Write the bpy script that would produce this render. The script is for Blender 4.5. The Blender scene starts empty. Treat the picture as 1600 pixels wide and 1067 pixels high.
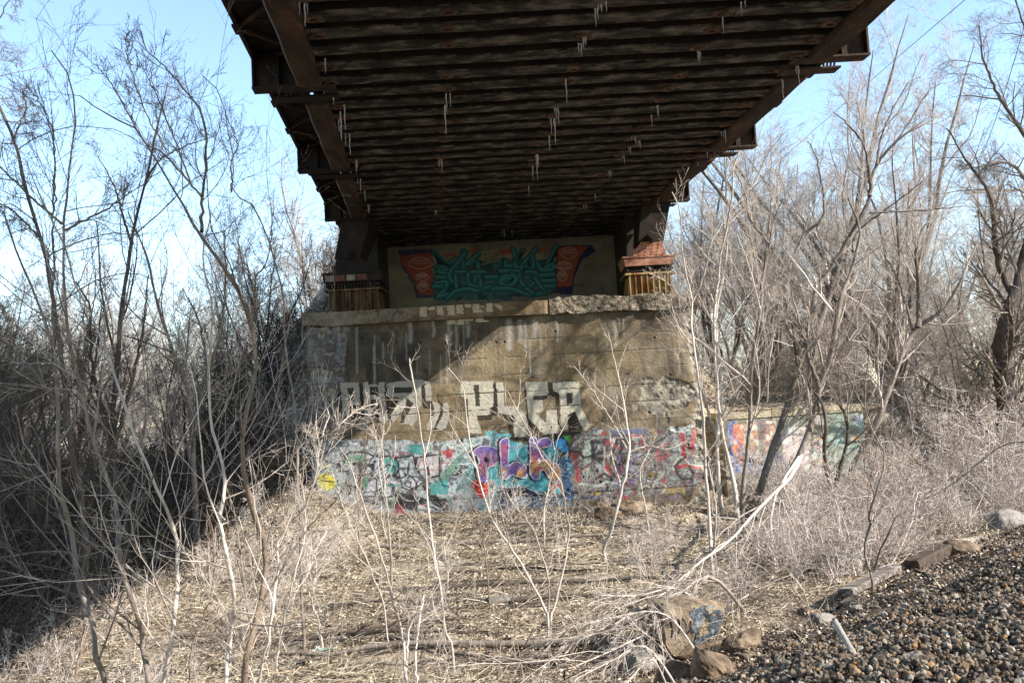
import bpy, bmesh, math, random
import numpy as np
from mathutils import Vector, noise as mnoise
rng = np.random.default_rng(11)
random.seed(5)
sc = bpy.context.scene
COL = sc.collection
R = math.radians

# ------------------------------------------------------------ camera frame
CAMP = np.array([0.0, 0.0, 2.3]); FPX = 1400.0
PITCH = R(4.05); ROLL = 0.055
_F = np.array([0, math.cos(PITCH), math.sin(PITCH)])
_U = np.array([0, -math.sin(PITCH), math.cos(PITCH)])
_R = np.array([1.0, 0, 0])
RC = _R * math.cos(ROLL) - _U * math.sin(ROLL)
UC = _U * math.cos(ROLL) + _R * math.sin(ROLL)

def ray(px, py):
    return _F * FPX + RC * (px - 800) + UC * (533.5 - py)
def P(px, py, Y):
    r = ray(px, py); return CAMP + r * (Y / r[1])
def onz(px, py, z):
    r = ray(px, py); return CAMP + r * ((z - CAMP[2]) / r[2])
def proj(V):
    d = np.asarray(V) - CAMP
    w = d @ _F
    return 800 + FPX * (d @ RC) / w, 533.5 - FPX * (d @ UC) / w, w

# ------------------------------------------------------------ noise
def _h(ix, iy, seed):
    n = (ix.astype(np.int64) * 374761393 + iy.astype(np.int64) * 668265263 + seed * 1442695041) & 0xFFFFFFFF
    n = ((n ^ (n >> 13)) * 1274126177) & 0xFFFFFFFF
    n = n ^ (n >> 16)
    return (n & 0xFFFFFF) / float(0xFFFFFF)
def vn(x, y, seed=0):
    x = np.asarray(x, float); y = np.asarray(y, float)
    ix = np.floor(x); iy = np.floor(y); fx = x - ix; fy = y - iy
    fx = fx * fx * (3 - 2 * fx); fy = fy * fy * (3 - 2 * fy)
    a = _h(ix, iy, seed); b = _h(ix + 1, iy, seed); c = _h(ix, iy + 1, seed); d = _h(ix + 1, iy + 1, seed)
    return (a * (1 - fx) + b * fx) * (1 - fy) + (c * (1 - fx) + d * fx) * fy
def fbm(x, y, seed=0, o=4):
    s = 0; a = 0.5; t = 0
    for i in range(o):
        s = s + a * vn(x * 2 ** i, y * 2 ** i, seed + i * 17); t += a; a *= 0.5
    return s / t
def sm(a, b, t):
    t = np.clip((np.asarray(t, float) - a) / (b - a), 0, 1); return t * t * (3 - 2 * t)

# ------------------------------------------------------------ ground height
YW = 19.3                      # face of the abutment
HZ = 6.6
def Srail(x, y): return .677 * x - .736 * y + 3.9
def H(x, y):
    x = np.asarray(x, float); y = np.asarray(y, float)
    near = 1 - sm(60, 160, np.hypot(x, y))
    z = -.15 + .2 * sm(16.4, 16.9, y + .25 * np.sin(x * 1.3) + .15 * np.sin(x * 3.1)) * (1 - .5 * sm(3, 6, np.abs(x)))
    z = z + .10 * (fbm(x * .35, y * .35, 3) - .5) * 2 + .07 * (fbm(x * 1.6, y * 1.6, 9) - .5) + .11 * (fbm(x * 3.4, y * 3.4, 19) - .5)
    s = Srail(x, y)
    e = .85 * sm(-1.6, 2.4, s) * (1 - sm(9, 13, s))
    lump = (fbm(x * 2.2, y * 2.2, 44) - .5) * .22 * sm(-2.2, -1.0, s) * (1 - sm(.2, 1.4, s))
    z = z + (e + lump) * near
    xc = 1.6 - .0957 * y
    lat = np.abs(x - xc)
    d = np.hypot(np.maximum(lat - 4, 0) * np.where(x > xc, 2.2, 1.6), np.maximum(26 - y, 0))
    a = np.maximum(6.9 - .9 * d, 0)
    a = np.where(y < 24.3, np.minimum(a, 4.15), a)
    a = np.maximum(a, (1.72 + .14 * np.clip(y - 20.6, 0, 6) - 1.8 * sm(27, 40, y)) * (1 - sm(8.6, 12, x)) * (x > xc))
    left = 1 - sm(-6.6, -2.7, x - .12 * (19.3 - y))
    front = sm(20.06, 20.46, y - .30 * np.clip(x - 4.7, 0, 5))
    fac = front + (1 - front) * left
    z = z + a * fac
    # mound of sand at the foot of the left corner
    z = z + .55 * np.exp(-(((x + 4.6) / 1.3) ** 2 + ((y - 18.2) / 1.5) ** 2)) * (1 - front)
    # bank on the left
    z = z + .5 * sm(-6, -11, x) * near
    return z
def Hs(x, y): return float(H(np.array([x]), np.array([y]))[0])
def G(px, py, dz=0):
    r = ray(px, py); t0 = 2.5 / r[1]
    for i in range(900):
        t = t0 * (1 + i * .015)
        p = CAMP + r * t
        if p[2] <= Hs(p[0], p[1]) + dz: return p
    return p

# ------------------------------------------------------------ materials
def lin(c): return tuple(((v / 255.) / 12.92 if v / 255. <= .04045 else ((v / 255. + .055) / 1.055) ** 2.4) for v in c)
def mat(name, cols, scale=4, detail=6, rough=.85, bump=.3, bscale=None, bdist=.02, metal=0, island=0.0, stretch=(1, 1, 1),
        paint=False, spots=None, trans=0, distort=0, spec=.3, wav=None, dirt=None):
    m = bpy.data.materials.new(name); m.use_nodes = True
    nt = m.node_tree; N = nt.nodes; L = nt.links
    b = N['Principled BSDF']; b.inputs['Roughness'].default_value = rough; b.inputs['Metallic'].default_value = metal
    b.inputs['Specular IOR Level'].default_value = spec
    tc = N.new('ShaderNodeTexCoord'); mp = N.new('ShaderNodeMapping'); mp.inputs['Scale'].default_value = stretch
    L.new(tc.outputs['Object'], mp.inputs['Vector'])
    n = N.new('ShaderNodeTexNoise'); n.inputs['Scale'].default_value = scale; n.inputs['Detail'].default_value = detail
    n.inputs['Roughness'].default_value = .62; n.inputs['Distortion'].default_value = distort
    L.new(mp.outputs[0], n.inputs['Vector'])
    r = N.new('ShaderNodeValToRGB'); e = r.color_ramp.elements
    e[0].position = cols[0][0]; e[0].color = (*cols[0][1], 1); e[1].position = cols[-1][0]; e[1].color = (*cols[-1][1], 1)
    for p, c in cols[1:-1]:
        q = e.new(p); q.color = (*c, 1)
    fac = n.outputs['Fac']
    if island:
        g = N.new('ShaderNodeNewGeometry'); mx = N.new('ShaderNodeMix'); mx.inputs['Factor'].default_value = island
        L.new(fac, mx.inputs['A']); L.new(g.outputs['Random Per Island'], mx.inputs['B']); fac = mx.outputs['Result']
    L.new(fac, r.inputs['Fac']); col = r.outputs['Color']
    for sp in (spots or []):                     # (color, scale, lo, hi, stretch)
        c, s_, lo, hi, st = sp
        m2 = N.new('ShaderNodeMapping'); m2.inputs['Scale'].default_value = st; L.new(tc.outputs['Object'], m2.inputs['Vector'])
        m2.inputs['Location'].default_value = (s_ * 1.7, s_ * 3.1, s_)
        n2 = N.new('ShaderNodeTexNoise'); n2.inputs['Scale'].default_value = s_; n2.inputs['Detail'].default_value = 5
        n2.inputs['Roughness'].default_value = .65; L.new(m2.outputs[0], n2.inputs['Vector'])
        mr = N.new('ShaderNodeMapRange'); mr.inputs['From Min'].default_value = lo; mr.inputs['From Max'].default_value = hi
        L.new(n2.outputs['Fac'], mr.inputs['Value'])
        mx = N.new('ShaderNodeMix'); mx.data_type = 'RGBA'; L.new(mr.outputs[0], mx.inputs['Factor'])
        L.new(col, mx.inputs['A']); mx.inputs['B'].default_value = (*c, 1); col = mx.outputs['Result']
    if paint:
        at = N.new('ShaderNodeAttribute'); at.attribute_name = 'paint'
        n3 = N.new('ShaderNodeTexNoise'); n3.inputs['Scale'].default_value = 28; n3.inputs['Detail'].default_value = 5
        L.new(tc.outputs['Object'], n3.inputs['Vector'])
        mr = N.new('ShaderNodeMapRange'); mr.inputs['From Min'].default_value = .27; mr.inputs['From Max'].default_value = .36
        L.new(n3.outputs['Fac'], mr.inputs['Value'])
        mu = N.new('ShaderNodeMath'); mu.operation = 'MULTIPLY'; L.new(at.outputs['Alpha'], mu.inputs[0]); L.new(mr.outputs[0], mu.inputs[1])
        mx = N.new('ShaderNodeMix'); mx.data_type = 'RGBA'; L.new(mu.outputs[0], mx.inputs['Factor'])
        L.new(col, mx.inputs['A']); L.new(at.outputs['Color'], mx.inputs['B']); col = mx.outputs['Result']
    L.new(col, b.inputs['Base Color'])
    if bump:
        nb = N.new('ShaderNodeTexNoise'); nb.inputs['Scale'].default_value = bscale or scale * 4; nb.inputs['Detail'].default_value = 6
        L.new(mp.outputs[0], nb.inputs['Vector'])
        bp = N.new('ShaderNodeBump'); bp.inputs['Strength'].default_value = bump; bp.inputs['Distance'].default_value = bdist
        L.new(nb.outputs['Fac'], bp.inputs['Height']); L.new(bp.outputs[0], b.inputs['Normal'])
    if trans:
        b.inputs['Transmission Weight'].default_value = trans; b.inputs['IOR'].default_value = 1.31
    return m

M = {}
M['concrete'] = mat('weathered_concrete', [(.28, (.035, .027, .017)), (.43, (.095, .075, .05)), (.55, (.185, .147, .10)), (.66, (.25, .205, .145)), (.8, (.40, .35, .27))], 1.1, 8, .92, .5, 14, .03, paint=True,
    spots=[((.30, .28, .24), 2.2, .62, .75, (3, 1, .35)), ((.05, .038, .025), 1.3, .56, .72, (2.2, 1, .4)), ((.20, .11, .04), 1.1, .56, .72, (1, 1, 1))])
M['concrete_plain'] = mat('stained_coping_concrete', [(.25, (.06, .05, .036)), (.45, (.15, .125, .09)), (.6, (.23, .195, .14)), (.8, (.36, .33, .27))], 2.5, 8, .92, .6, 14, .03)
M['concrete_rough'] = mat('broken_concrete', [(.36, (.035, .025, .017)), (.47, (.14, .11, .075)), (.58, (.30, .255, .19)), (.75, (.46, .41, .33))], 9, 10, .95, 1.0, 30, .06,
    spots=[((.08, .06, .045), 5, .56, .68, (1, 1, 1))])
M['backwall'] = mat('grey_concrete', [(.3, (.13, .12, .095)), (.6, (.25, .235, .185)), (.8, (.34, .32, .26))], 1.5, 8, .9, .3, 14, .02, paint=True,
    spots=[((.07, .06, .05), 1.2, .6, .75, (2, 1, .4))])
M['concrete_shade'] = mat('shade_dark_concrete', [(.3, (.015, .013, .01)), (.6, (.04, .035, .028)), (.8, (.08, .07, .055))], 3, 8, .95, .5)  # concrete blackened to stand for the unlit gap beside the bearing
M['pipe'] = mat('pipe_paint', [(.3, (.26, .23, .19)), (.7, (.42, .385, .33))], 8, 6, .7, .2)
M['bark_chip'] = mat('dark_bark_chips', [(.1, (.02, .015, .01)), (.5, (.09, .06, .042)), (.9, (.22, .16, .115))], 6, 3, .9, 0, island=.85)
M['footing'] = mat('footing_concrete', [(.3, (.10, .08, .055)), (.55, (.30, .25, .17)), (.8, (.42, .37, .27))], 3, 9, .95, .8, 16, .05)
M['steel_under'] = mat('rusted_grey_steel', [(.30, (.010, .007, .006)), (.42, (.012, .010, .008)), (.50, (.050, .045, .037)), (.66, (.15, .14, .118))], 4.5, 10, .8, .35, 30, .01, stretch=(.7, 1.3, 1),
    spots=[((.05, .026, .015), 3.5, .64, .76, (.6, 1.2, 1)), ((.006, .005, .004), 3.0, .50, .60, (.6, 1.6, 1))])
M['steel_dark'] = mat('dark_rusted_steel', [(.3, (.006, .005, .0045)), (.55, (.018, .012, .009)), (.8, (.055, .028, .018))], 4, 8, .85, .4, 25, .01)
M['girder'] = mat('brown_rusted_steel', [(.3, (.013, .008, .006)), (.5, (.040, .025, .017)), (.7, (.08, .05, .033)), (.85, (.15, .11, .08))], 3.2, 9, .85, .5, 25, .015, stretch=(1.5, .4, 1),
    spots=[((.20, .07, .03), 2.4, .6, .72, (1, .5, 1))])
M['rust'] = mat('orange_rust', [(.3, (.06, .028, .018)), (.46, (.19, .085, .052)), (.6, (.34, .16, .10)), (.8, (.44, .32, .24))], 5, 8, .85, .5, 25, .01)
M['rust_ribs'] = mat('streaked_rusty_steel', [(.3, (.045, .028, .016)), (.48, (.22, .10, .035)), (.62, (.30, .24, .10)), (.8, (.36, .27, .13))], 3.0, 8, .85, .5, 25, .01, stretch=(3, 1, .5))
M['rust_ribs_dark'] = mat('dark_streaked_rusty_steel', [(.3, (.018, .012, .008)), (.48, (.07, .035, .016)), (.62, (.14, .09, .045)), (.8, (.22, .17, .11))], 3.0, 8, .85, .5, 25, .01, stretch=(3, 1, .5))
M['ringrust'] = mat('drain_ring_rust', [(.3, (.03, .017, .012)), (.55, (.10, .058, .040)), (.8, (.24, .17, .125))], 6, 6, .9, .3)
M['ice'] = mat('ice', [(.3, (.8, .85, .9)), (.7, (.92, .95, .98))], 5, 3, .06, .3, 40, trans=.5, spec=.5)
M['ground'] = mat('leaf_littered_soil', [(.28, (.06, .04, .025)), (.44, (.19, .14, .095)), (.58, (.38, .31, .22)), (.78, (.56, .48, .37))], 9, 10, .95, .9, 30, .05,
    spots=[((.10, .075, .05), 1.1, .58, .72, (.35, 1.6, 1)), ((.55, .48, .37), .7, .55, .7, (1, 1, 1)), ((.20, .21, .07), .8, .68, .74, (.5, 1.3, 1))])
M['bark_pale'] = mat('pale_bark', [(.2, (.20, .16, .13)), (.5, (.42, .355, .30)), (.78, (.66, .59, .52))], 14, 8, .85, .9, 40, .01, island=.45, stretch=(1, 1, .35))
M['bark_mid'] = mat('grey_brown_bark', [(.25, (.05, .04, .03)), (.5, (.16, .13, .105)), (.75, (.36, .31, .26))], 14, 8, .88, .9, 40, .012, island=.35, stretch=(1, 1, .35))
M['brush_shade'] = mat('shade_dark_brush', [(.1, (.018, .013, .010)), (.5, (.055, .040, .031)), (.9, (.13, .10, .08))], 8, 4, .9, 0, island=.8)  # brush colour darkened to carry the shade left of the abutment
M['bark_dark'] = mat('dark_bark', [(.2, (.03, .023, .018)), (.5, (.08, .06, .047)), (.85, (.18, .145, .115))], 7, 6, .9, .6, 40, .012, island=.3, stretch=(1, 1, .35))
M['bark_red'] = mat('reddish_bark', [(.2, (.08, .055, .038)), (.5, (.18, .13, .095)), (.78, (.38, .29, .22))], 14, 8, .85, .9, 40, .012, island=.4, stretch=(1, 1, .35))
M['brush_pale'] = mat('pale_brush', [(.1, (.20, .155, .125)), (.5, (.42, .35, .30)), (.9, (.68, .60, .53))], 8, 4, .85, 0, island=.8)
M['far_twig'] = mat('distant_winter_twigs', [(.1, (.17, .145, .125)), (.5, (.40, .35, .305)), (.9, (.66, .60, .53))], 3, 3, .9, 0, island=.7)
M['litter'] = mat('dry_leaves', [(.1, (.06, .038, .023)), (.35, (.20, .145, .095)), (.6, (.39, .31, .22)), (.9, (.66, .57, .45))], 6, 3, .85, 0, island=.85)
M['straw'] = mat('dry_grass', [(.1, (.13, .095, .06)), (.5, (.36, .295, .205)), (.9, (.66, .58, .45))], 6, 3, .8, 0, island=.8)
M['stone'] = mat('ballast_stone', [(.05, (.028, .021, .016)), (.35, (.09, .068, .05)), (.55, (.17, .13, .092)), (.64, (.24, .135, .06)), (.72, (.15, .125, .098)), (.90, (.30, .26, .205)), (.985, (.58, .52, .45))], 14, 5, .85, .4, 60, .006, island=.85)
M['soil'] = mat('dark_cinder_soil', [(.3, (.035, .027, .022)), (.5, (.10, .075, .055)), (.75, (.22, .17, .12))], 14, 9, .95, .9, 50, .03)
M['rock'] = mat('brown_rock', [(.3, (.035, .025, .018)), (.5, (.15, .105, .068)), (.7, (.30, .225, .15)), (.85, (.42, .35, .27))], 5, 9, .92, .9, 18, .03)
M['rock_grey'] = mat('grey_rock', [(.3, (.09, .08, .07)), (.55, (.25, .225, .19)), (.8, (.42, .39, .33))], 5, 9, .92, .8, 18, .03)
M['chunk'] = mat('painted_concrete_chunk', [(.3, (.07, .05, .035)), (.5, (.18, .135, .09)), (.7, (.31, .245, .165))], 4, 9, .92, .9, 18, .03)
M['bluepaint'] = mat('worn_blue_grey_paint', [(.35, (.02, .02, .02)), (.45, (.045, .052, .06)), (.55, (.10, .12, .14)), (.7, (.25, .28, .29))], 12, 8, .9, .9, 24, .03,
    spots=[((.30, .21, .11), 6, .52, .6, (1, 1, 1))])
M['black'] = mat('black_spray_paint', [(.3, (.015, .012, .012)), (.7, (.04, .035, .035))], 8, 4, .7, .2)
M['tie'] = mat('weathered_timber', [(.38, (.045, .034, .027)), (.5, (.14, .115, .095)), (.68, (.34, .30, .265))], 6, 8, .9, .7, 30, .015, stretch=(.25, 3, 3))
M['tie_dark'] = mat('creosoted_timber', [(.3, (.02, .014, .01)), (.55, (.07, .05, .035)), (.8, (.16, .12, .08))], 6, 8, .9, .7, 30, .015, stretch=(.3, 3, 3))
M['pole'] = mat('weathered_pole_wood', [(.3, (.16, .12, .09)), (.7, (.32, .26, .21))], 3, 5, .9, .3)
M['wire'] = mat('wire', [(.3, (.05, .05, .06)), (.7, (.09, .09, .1))], 3, 2, .6, 0)
M['glass'] = mat('insulator_glass', [(.3, (.10, .11, .12)), (.7, (.2, .22, .24))], 3, 2, .3, 0)
M['plastic'] = mat('pale_green_plastic', [(.3, (.25, .45, .36)), (.7, (.4, .6, .5))], 3, 2, .5, 0)
M['white_scrap'] = mat('pale_scrap', [(.3, (.5, .52, .55)), (.7, (.75, .76, .8))], 8, 3, .6, .2)

# ------------------------------------------------------------ mesh helpers
def link(o, parent=None):
    COL.objects.link(o)
    if parent is not None: o.parent = parent
    return o
def big(name, V, F, m, parent=None, smooth=False, paint=None, origin=None):
    V = np.asarray(V, np.float32).reshape(-1, 3)
    if origin is not None: V = V - np.asarray(origin, np.float32)
    Fs = F if isinstance(F, list) else [F]
    Fs = [np.asarray(f, np.int32) for f in Fs if len(f)]
    me = bpy.data.meshes.new(name)
    me.vertices.add(len(V)); me.vertices.foreach_set('co', V.ravel())
    nl = sum(f.size for f in Fs); nf = sum(len(f) for f in Fs)
    me.loops.add(nl); me.loops.foreach_set('vertex_index', np.concatenate([f.ravel() for f in Fs]))
    me.polygons.add(nf)
    tot = np.concatenate([np.full(len(f), f.shape[1], np.int32) for f in Fs])
    st = np.concatenate([[0], np.cumsum(tot)[:-1]]).astype(np.int32)
    me.polygons.foreach_set('loop_start', st)
    try: me.polygons.foreach_set('loop_total', tot)
    except Exception: pass
    me.update(calc_edges=True)
    me.polygons.foreach_set('use_smooth', np.full(nf, bool(smooth)))
    if paint is not None:
        a = me.attributes.new('paint', 'FLOAT_COLOR', 'POINT'); a.data.foreach_set('color', np.asarray(paint, np.float32).ravel())
    me.materials.append(m)
    o = bpy.data.objects.new(name, me)
    if origin is not None and parent is None: o.location = tuple(float(v) for v in origin)
    return link(o, parent)
class MB:
    def __init__(s): s.v = []; s.q = []; s.t = []; s.n = 0
    def add(s, V, Q=None, T=None):
        V = np.asarray(V, float).reshape(-1, 3); s.v.append(V)
        if Q is not None and len(Q): s.q.append(np.asarray(Q, int) + s.n)
        if T is not None and len(T): s.t.append(np.asarray(T, int) + s.n)
        s.n += len(V); return s
    def hexa(s, p):   # 8 points: bottom 4 ccw, top 4
        return s.add(p, [(0, 3, 2, 1), (4, 5, 6, 7), (0, 1, 5, 4), (1, 2, 6, 5), (2, 3, 7, 6), (3, 0, 4, 7)])
    def box(s, a, b):
        (x0, y0, z0), (x1, y1, z1) = a, b
        return s.hexa([(x0, y0, z0), (x1, y0, z0), (x1, y1, z0), (x0, y1, z0), (x0, y0, z1), (x1, y0, z1), (x1, y1, z1), (x0, y1, z1)])
    def bar(s, a, b, w, h, up=(0, 0, 1)):
        a = np.array(a, float); b = np.array(b, float); t = b - a; t /= np.linalg.norm(t)
        u = np.cross(t, up); u /= np.linalg.norm(u) + 1e-9; v = np.cross(u, t)
        u = u * w / 2; v = v * h / 2
        return s.hexa([a - u - v, a + u - v, b + u - v, b - u - v, a - u + v, a + u + v, b + u + v, b - u + v])
    def tube(s, pts, r, sides=6, cap=True):
        V, Q = tubes(np.array([pts], float), np.array([np.broadcast_to(r, len(pts))], float), sides)
        s.add(V, Q)
        if cap:
            n = len(pts)
            b0 = s.n - n * sides
            for k, rr in ((0, pts[0]), (n - 1, pts[-1])):
                c = s.n; s.add([rr], T=None)
                ring = [b0 + k * sides + j for j in range(sides)]
                s.t.append(np.array([(ring[j], ring[(j + 1) % sides], c) for j in range(sides)]))
        return s
    def build(s, name, m, parent=None, smooth=False, origin=None, xf=None):
        V = np.concatenate(s.v)
        if xf is not None: V = xf(V)
        F = []
        if s.q: F.append(np.concatenate(s.q))
        if s.t: F.append(np.concatenate(s.t))
        return big(name, V, F, m, parent, smooth, origin=origin)
def tubes(pts, rad, sides=3):
    N, n, _ = pts.shape
    t = np.empty_like(pts); t[:, 1:-1] = pts[:, 2:] - pts[:, :-2]; t[:, 0] = pts[:, 1] - pts[:, 0]; t[:, -1] = pts[:, -1] - pts[:, -2]
    t /= np.linalg.norm(t, axis=2, keepdims=True) + 1e-9
    mean = np.abs(pts[:, -1] - pts[:, 0]); ref = np.zeros((N, 3)); ref[np.arange(N), np.argmin(mean, axis=1)] = 1
    u = np.cross(t, ref[:, None, :]); u /= np.linalg.norm(u, axis=2, keepdims=True) + 1e-9
    v = np.cross(t, u)
    a = np.arange(sides) * 2 * np.pi / sides
    V = pts[:, :, None, :] + rad[:, :, None, None] * (np.cos(a)[None, None, :, None] * u[:, :, None, :] + np.sin(a)[None, None, :, None] * v[:, :, None, :])
    base = (np.arange(N)[:, None, None] * n + np.arange(n - 1)[None, :, None]) * sides
    j = np.arange(sides)[None, None, :]; j2 = (j + 1) % sides
    Q = np.stack([base + j, base + j2, base + sides + j2, base + sides + j], -1).reshape(-1, 4)
    return V.reshape(-1, 3), Q
def empty(name, loc, label=None, cat=None, group=None, kind=None):
    o = bpy.data.objects.new(name, None); o.location = tuple(float(v) for v in loc); COL.objects.link(o)
    o.empty_display_size = .2
    return tag(o, label, cat, group, kind)
def tag(o, label=None, cat=None, group=None, kind=None):
    if label: o['label'] = label
    if cat: o['category'] = cat
    if group: o['group'] = group
    if kind: o['kind'] = kind
    return o
# ------------------------------------------------------------ ground sheet
def axis(lo, hi, step, far, g=1.25):
    a = list(np.arange(lo, hi + 1e-6, step)); s = step
    while a[-1] < far: s *= g; a.append(a[-1] + s)
    s = step
    while a[0] > -far: s *= g; a.insert(0, a[0] - s)
    return np.array(a)
gx = axis(-13, 13, .11, 900); gy = axis(1, 27, .11, 900)
X, Y = np.meshgrid(gx, gy); Z = H(X, Y)
i = np.arange(len(gy) - 1)[:, None] * len(gx) + np.arange(len(gx) - 1)[None, :]
Q = np.stack([i, i + 1, i + 1 + len(gx), i + len(gx)], -1).reshape(-1, 4)
o = big('ground', np.stack([X, Y, Z], -1), Q, M['ground'], smooth=True); o['kind'] = 'structure'
# dark cinder skirt of the railway bank, a sheet on the ground
gx2 = np.arange(-1.5, 14, .10); gy2 = np.arange(-2, 18, .10); X, Y = np.meshgrid(gx2, gy2); S = Srail(X, Y) + .5 * (fbm(X * 1.3, Y * 1.3, 77) - .5)
keep = S > -1.25
i = np.arange(len(gy2) - 1)[:, None] * len(gx2) + np.arange(len(gx2) - 1)[None, :]
k = keep[:-1, :-1] & keep[1:, 1:] & keep[:-1, 1:] & keep[1:, :-1]
Q = np.stack([i, i + 1, i + 1 + len(gx2), i + len(gx2)], -1)[k]
Zb = H(X, Y) + .012 + .05 * sm(-1.2, -.6, S) + .06 * (fbm(X * 3, Y * 3, 5) - .5) * sm(-1.1, -.6, S)
o = big('track_bed', np.stack([X, Y, Zb], -1), Q, M['soil'], smooth=True); o['kind'] = 'structure'
def Hb(x, y):
    s = Srail(x, y) + .5 * (fbm(x * 1.3, y * 1.3, 77) - .5)
    return H(x, y) + np.where(s > -1.25, .012 + .05 * sm(-1.2, -.6, s) + .06 * (fbm(x * 3, y * 3, 5) - .5) * sm(-1.1, -.6, s), 0)

# ------------------------------------------------------------ painted canvases
class Canvas:
    def __init__(s, x0, x1, z0, z1, yf, st):
        s.x = np.arange(x0, x1 + st / 2, st); s.z = np.arange(z0, z1 + st / 2, st)
        s.X, s.Z = np.meshgrid(s.x, s.z); s.Y = yf(s.X, s.Z)
        s.px, s.py, _ = proj(np.stack([s.X, s.Y, s.Z], -1))
        s.C = np.zeros(s.X.shape + (4,)); s.C[..., :3] = .3
        s.wx = (fbm(s.px * .22, s.py * .22, 5, 3) - .5); s.wy = (fbm(s.px * .22, s.py * .22, 55, 3) - .5)
    def sub(s, x0, x1, y0, y1):
        m = (s.px >= x0) & (s.px <= x1) & (s.py >= y0) & (s.py <= y1)
        r = np.where(m.any(1))[0]; c = np.where(m.any(0))[0]
        if not len(r) or not len(c): return None
        return slice(r[0], r[-1] + 1), slice(c[0], c[-1] + 1)
    def over(s, sl, m, col):
        c = s.C[sl]; m = m[..., None]
        a = c[..., 3:] * (1 - m) + m
        c[..., :3] = np.where(a > 1e-4, (c[..., :3] * c[..., 3:] * (1 - m) + np.array(col) * m) / np.maximum(a, 1e-4), c[..., :3]); c[..., 3:] = a
    def mask(s, pts, wob=2.0):
        pts = np.array(pts, float); sl = s.sub(pts[:, 0].min() - 4, pts[:, 0].max() + 4, pts[:, 1].min() - 4, pts[:, 1].max() + 4)
        if sl is None: return None, None
        x = s.px[sl] + wob * s.wx[sl]; y = s.py[sl] + wob * s.wy[sl]
        ins = np.zeros(x.shape, bool); n = len(pts)
        for a in range(n):
            x1, y1 = pts[a]; x2, y2 = pts[(a + 1) % n]
            if y1 == y2: continue
            c = ((y1 > y) != (y2 > y)) & (x < (x2 - x1) * (y - y1) / (y2 - y1) + x1); ins ^= c
        return sl, ins.astype(float)
    def poly(s, pts, col, a=1, wob=2.0):
        sl, m = s.mask(pts, wob)
        if sl is not None: s.over(sl, m * a, col)
    def noisy(s, pts, cols, scale, seed, a=1, wob=6, st=(1, 1)):
        sl, m = s.mask(pts, wob)
        if sl is None: return
        n = fbm(s.px[sl] * scale * st[0], s.py[sl] * scale * st[1], seed, 4); n = np.clip((n - .28) / .44, 0, .999)
        k = (n * len(cols)).astype(int)
        for j, c in enumerate(cols):
            if c is not None: s.over(sl, m * (k == j) * a, c)
    def dist(s, pts, pad):
        pts = np.array(pts, float); sl = s.sub(pts[:, 0].min() - pad, pts[:, 0].max() + pad, pts[:, 1].min() - pad, pts[:, 1].max() + pad)
        if sl is None: return None, None
        x = s.px[sl] + s.wx[sl] * 1.2; y = s.py[sl] + s.wy[sl] * 1.2; d = np.full(x.shape, 1e9)
        for a in range(len(pts) - 1):
            ax, ay = pts[a]; bx, by = pts[a + 1]; dx, dy = bx - ax, by - ay
            t = np.clip(((x - ax) * dx + (y - ay) * dy) / (dx * dx + dy * dy + 1e-9), 0, 1)
            d = np.minimum(d, np.hypot(x - ax - t * dx, y - ay - t * dy))
        return sl, d
    def line(s, pts, w, col, a=1, soft=.4):
        sl, d = s.dist(pts, w + soft + 2)
        if sl is not None: s.over(sl, a * (1 - sm(w / 2 - soft, w / 2 + soft, d)), col)
    def spray(s, x, y, r, col, a=.8):
        s.line([(x, y), (x + .1, y)], r * 1.1, col, a, r * .5)
    def chips(s, pts, lo, hi, scale, seed):
        sl, m = s.mask(pts, 4)
        if sl is None: return
        n = fbm(s.px[sl] * scale, s.py[sl] * scale, seed, 4); s.C[sl][..., 3] *= 1 - m * (1 - sm(lo, hi, n))
    def mesh(s, name, dy, m, parent, origin):
        nx = len(s.x); i = np.arange(len(s.z) - 1)[:, None] * nx + np.arange(nx - 1)[None, :]
        Q = np.stack([i, i + 1, i + 1 + nx, i + nx], -1).reshape(-1, 4)
        V = np.stack([s.X, s.Y + dy, s.Z], -1)
        return big(name, V, Q, m, parent, True, paint=s.C, origin=origin)
def TF(sc_, ox, oy):
    return lambda *p: [(ox + p[i] * sc_, oy + p[i + 1] * sc_) for i in range(0, len(p), 2)]
def smooth_path(pts, n=8):
    pts = [np.array(p, float) for p in pts]; out = []
    q = [2 * pts[0] - pts[1]] + pts + [2 * pts[-1] - pts[-2]]
    for a in range(1, len(q) - 2):
        p0, p1, p2, p3 = q[a - 1:a + 3]
        for t in np.linspace(0, 1, n, endpoint=False):
            out.append(.5 * ((2 * p1) + (-p0 + p2) * t + (2 * p0 - 5 * p1 + 4 * p2 - p3) * t ** 2 + (-p0 + 3 * p1 - 3 * p2 + p3) * t ** 3))
    out.append(pts[-1]); return out

def W_(px, py, Y=YW): return P(px, py, Y)
wl = W_(479, 560)[0]; wr = W_(1100, 640)[0]; ztop = W_(800, 473)[2]; zcop = W_(800, 494)[2]
abut = empty('bridge_abutment', (wl + 4, YW, 0), 'massive stained concrete bridge abutment covered in graffiti under the steel bridge', 'abutment')
OA = abut.location.copy(); OA = np.array(OA)
st = .014
cv = Canvas(wl, wr, -.45, zcop, lambda x, z: np.full_like(x, YW), st)
c = lambda r, g, b: lin((r, g, b))
CRM = (.42, .385, .305); BRN = (.13, .10, .06); DK = (.04, .032, .028); PINKW = (.40, .35, .29)
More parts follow.
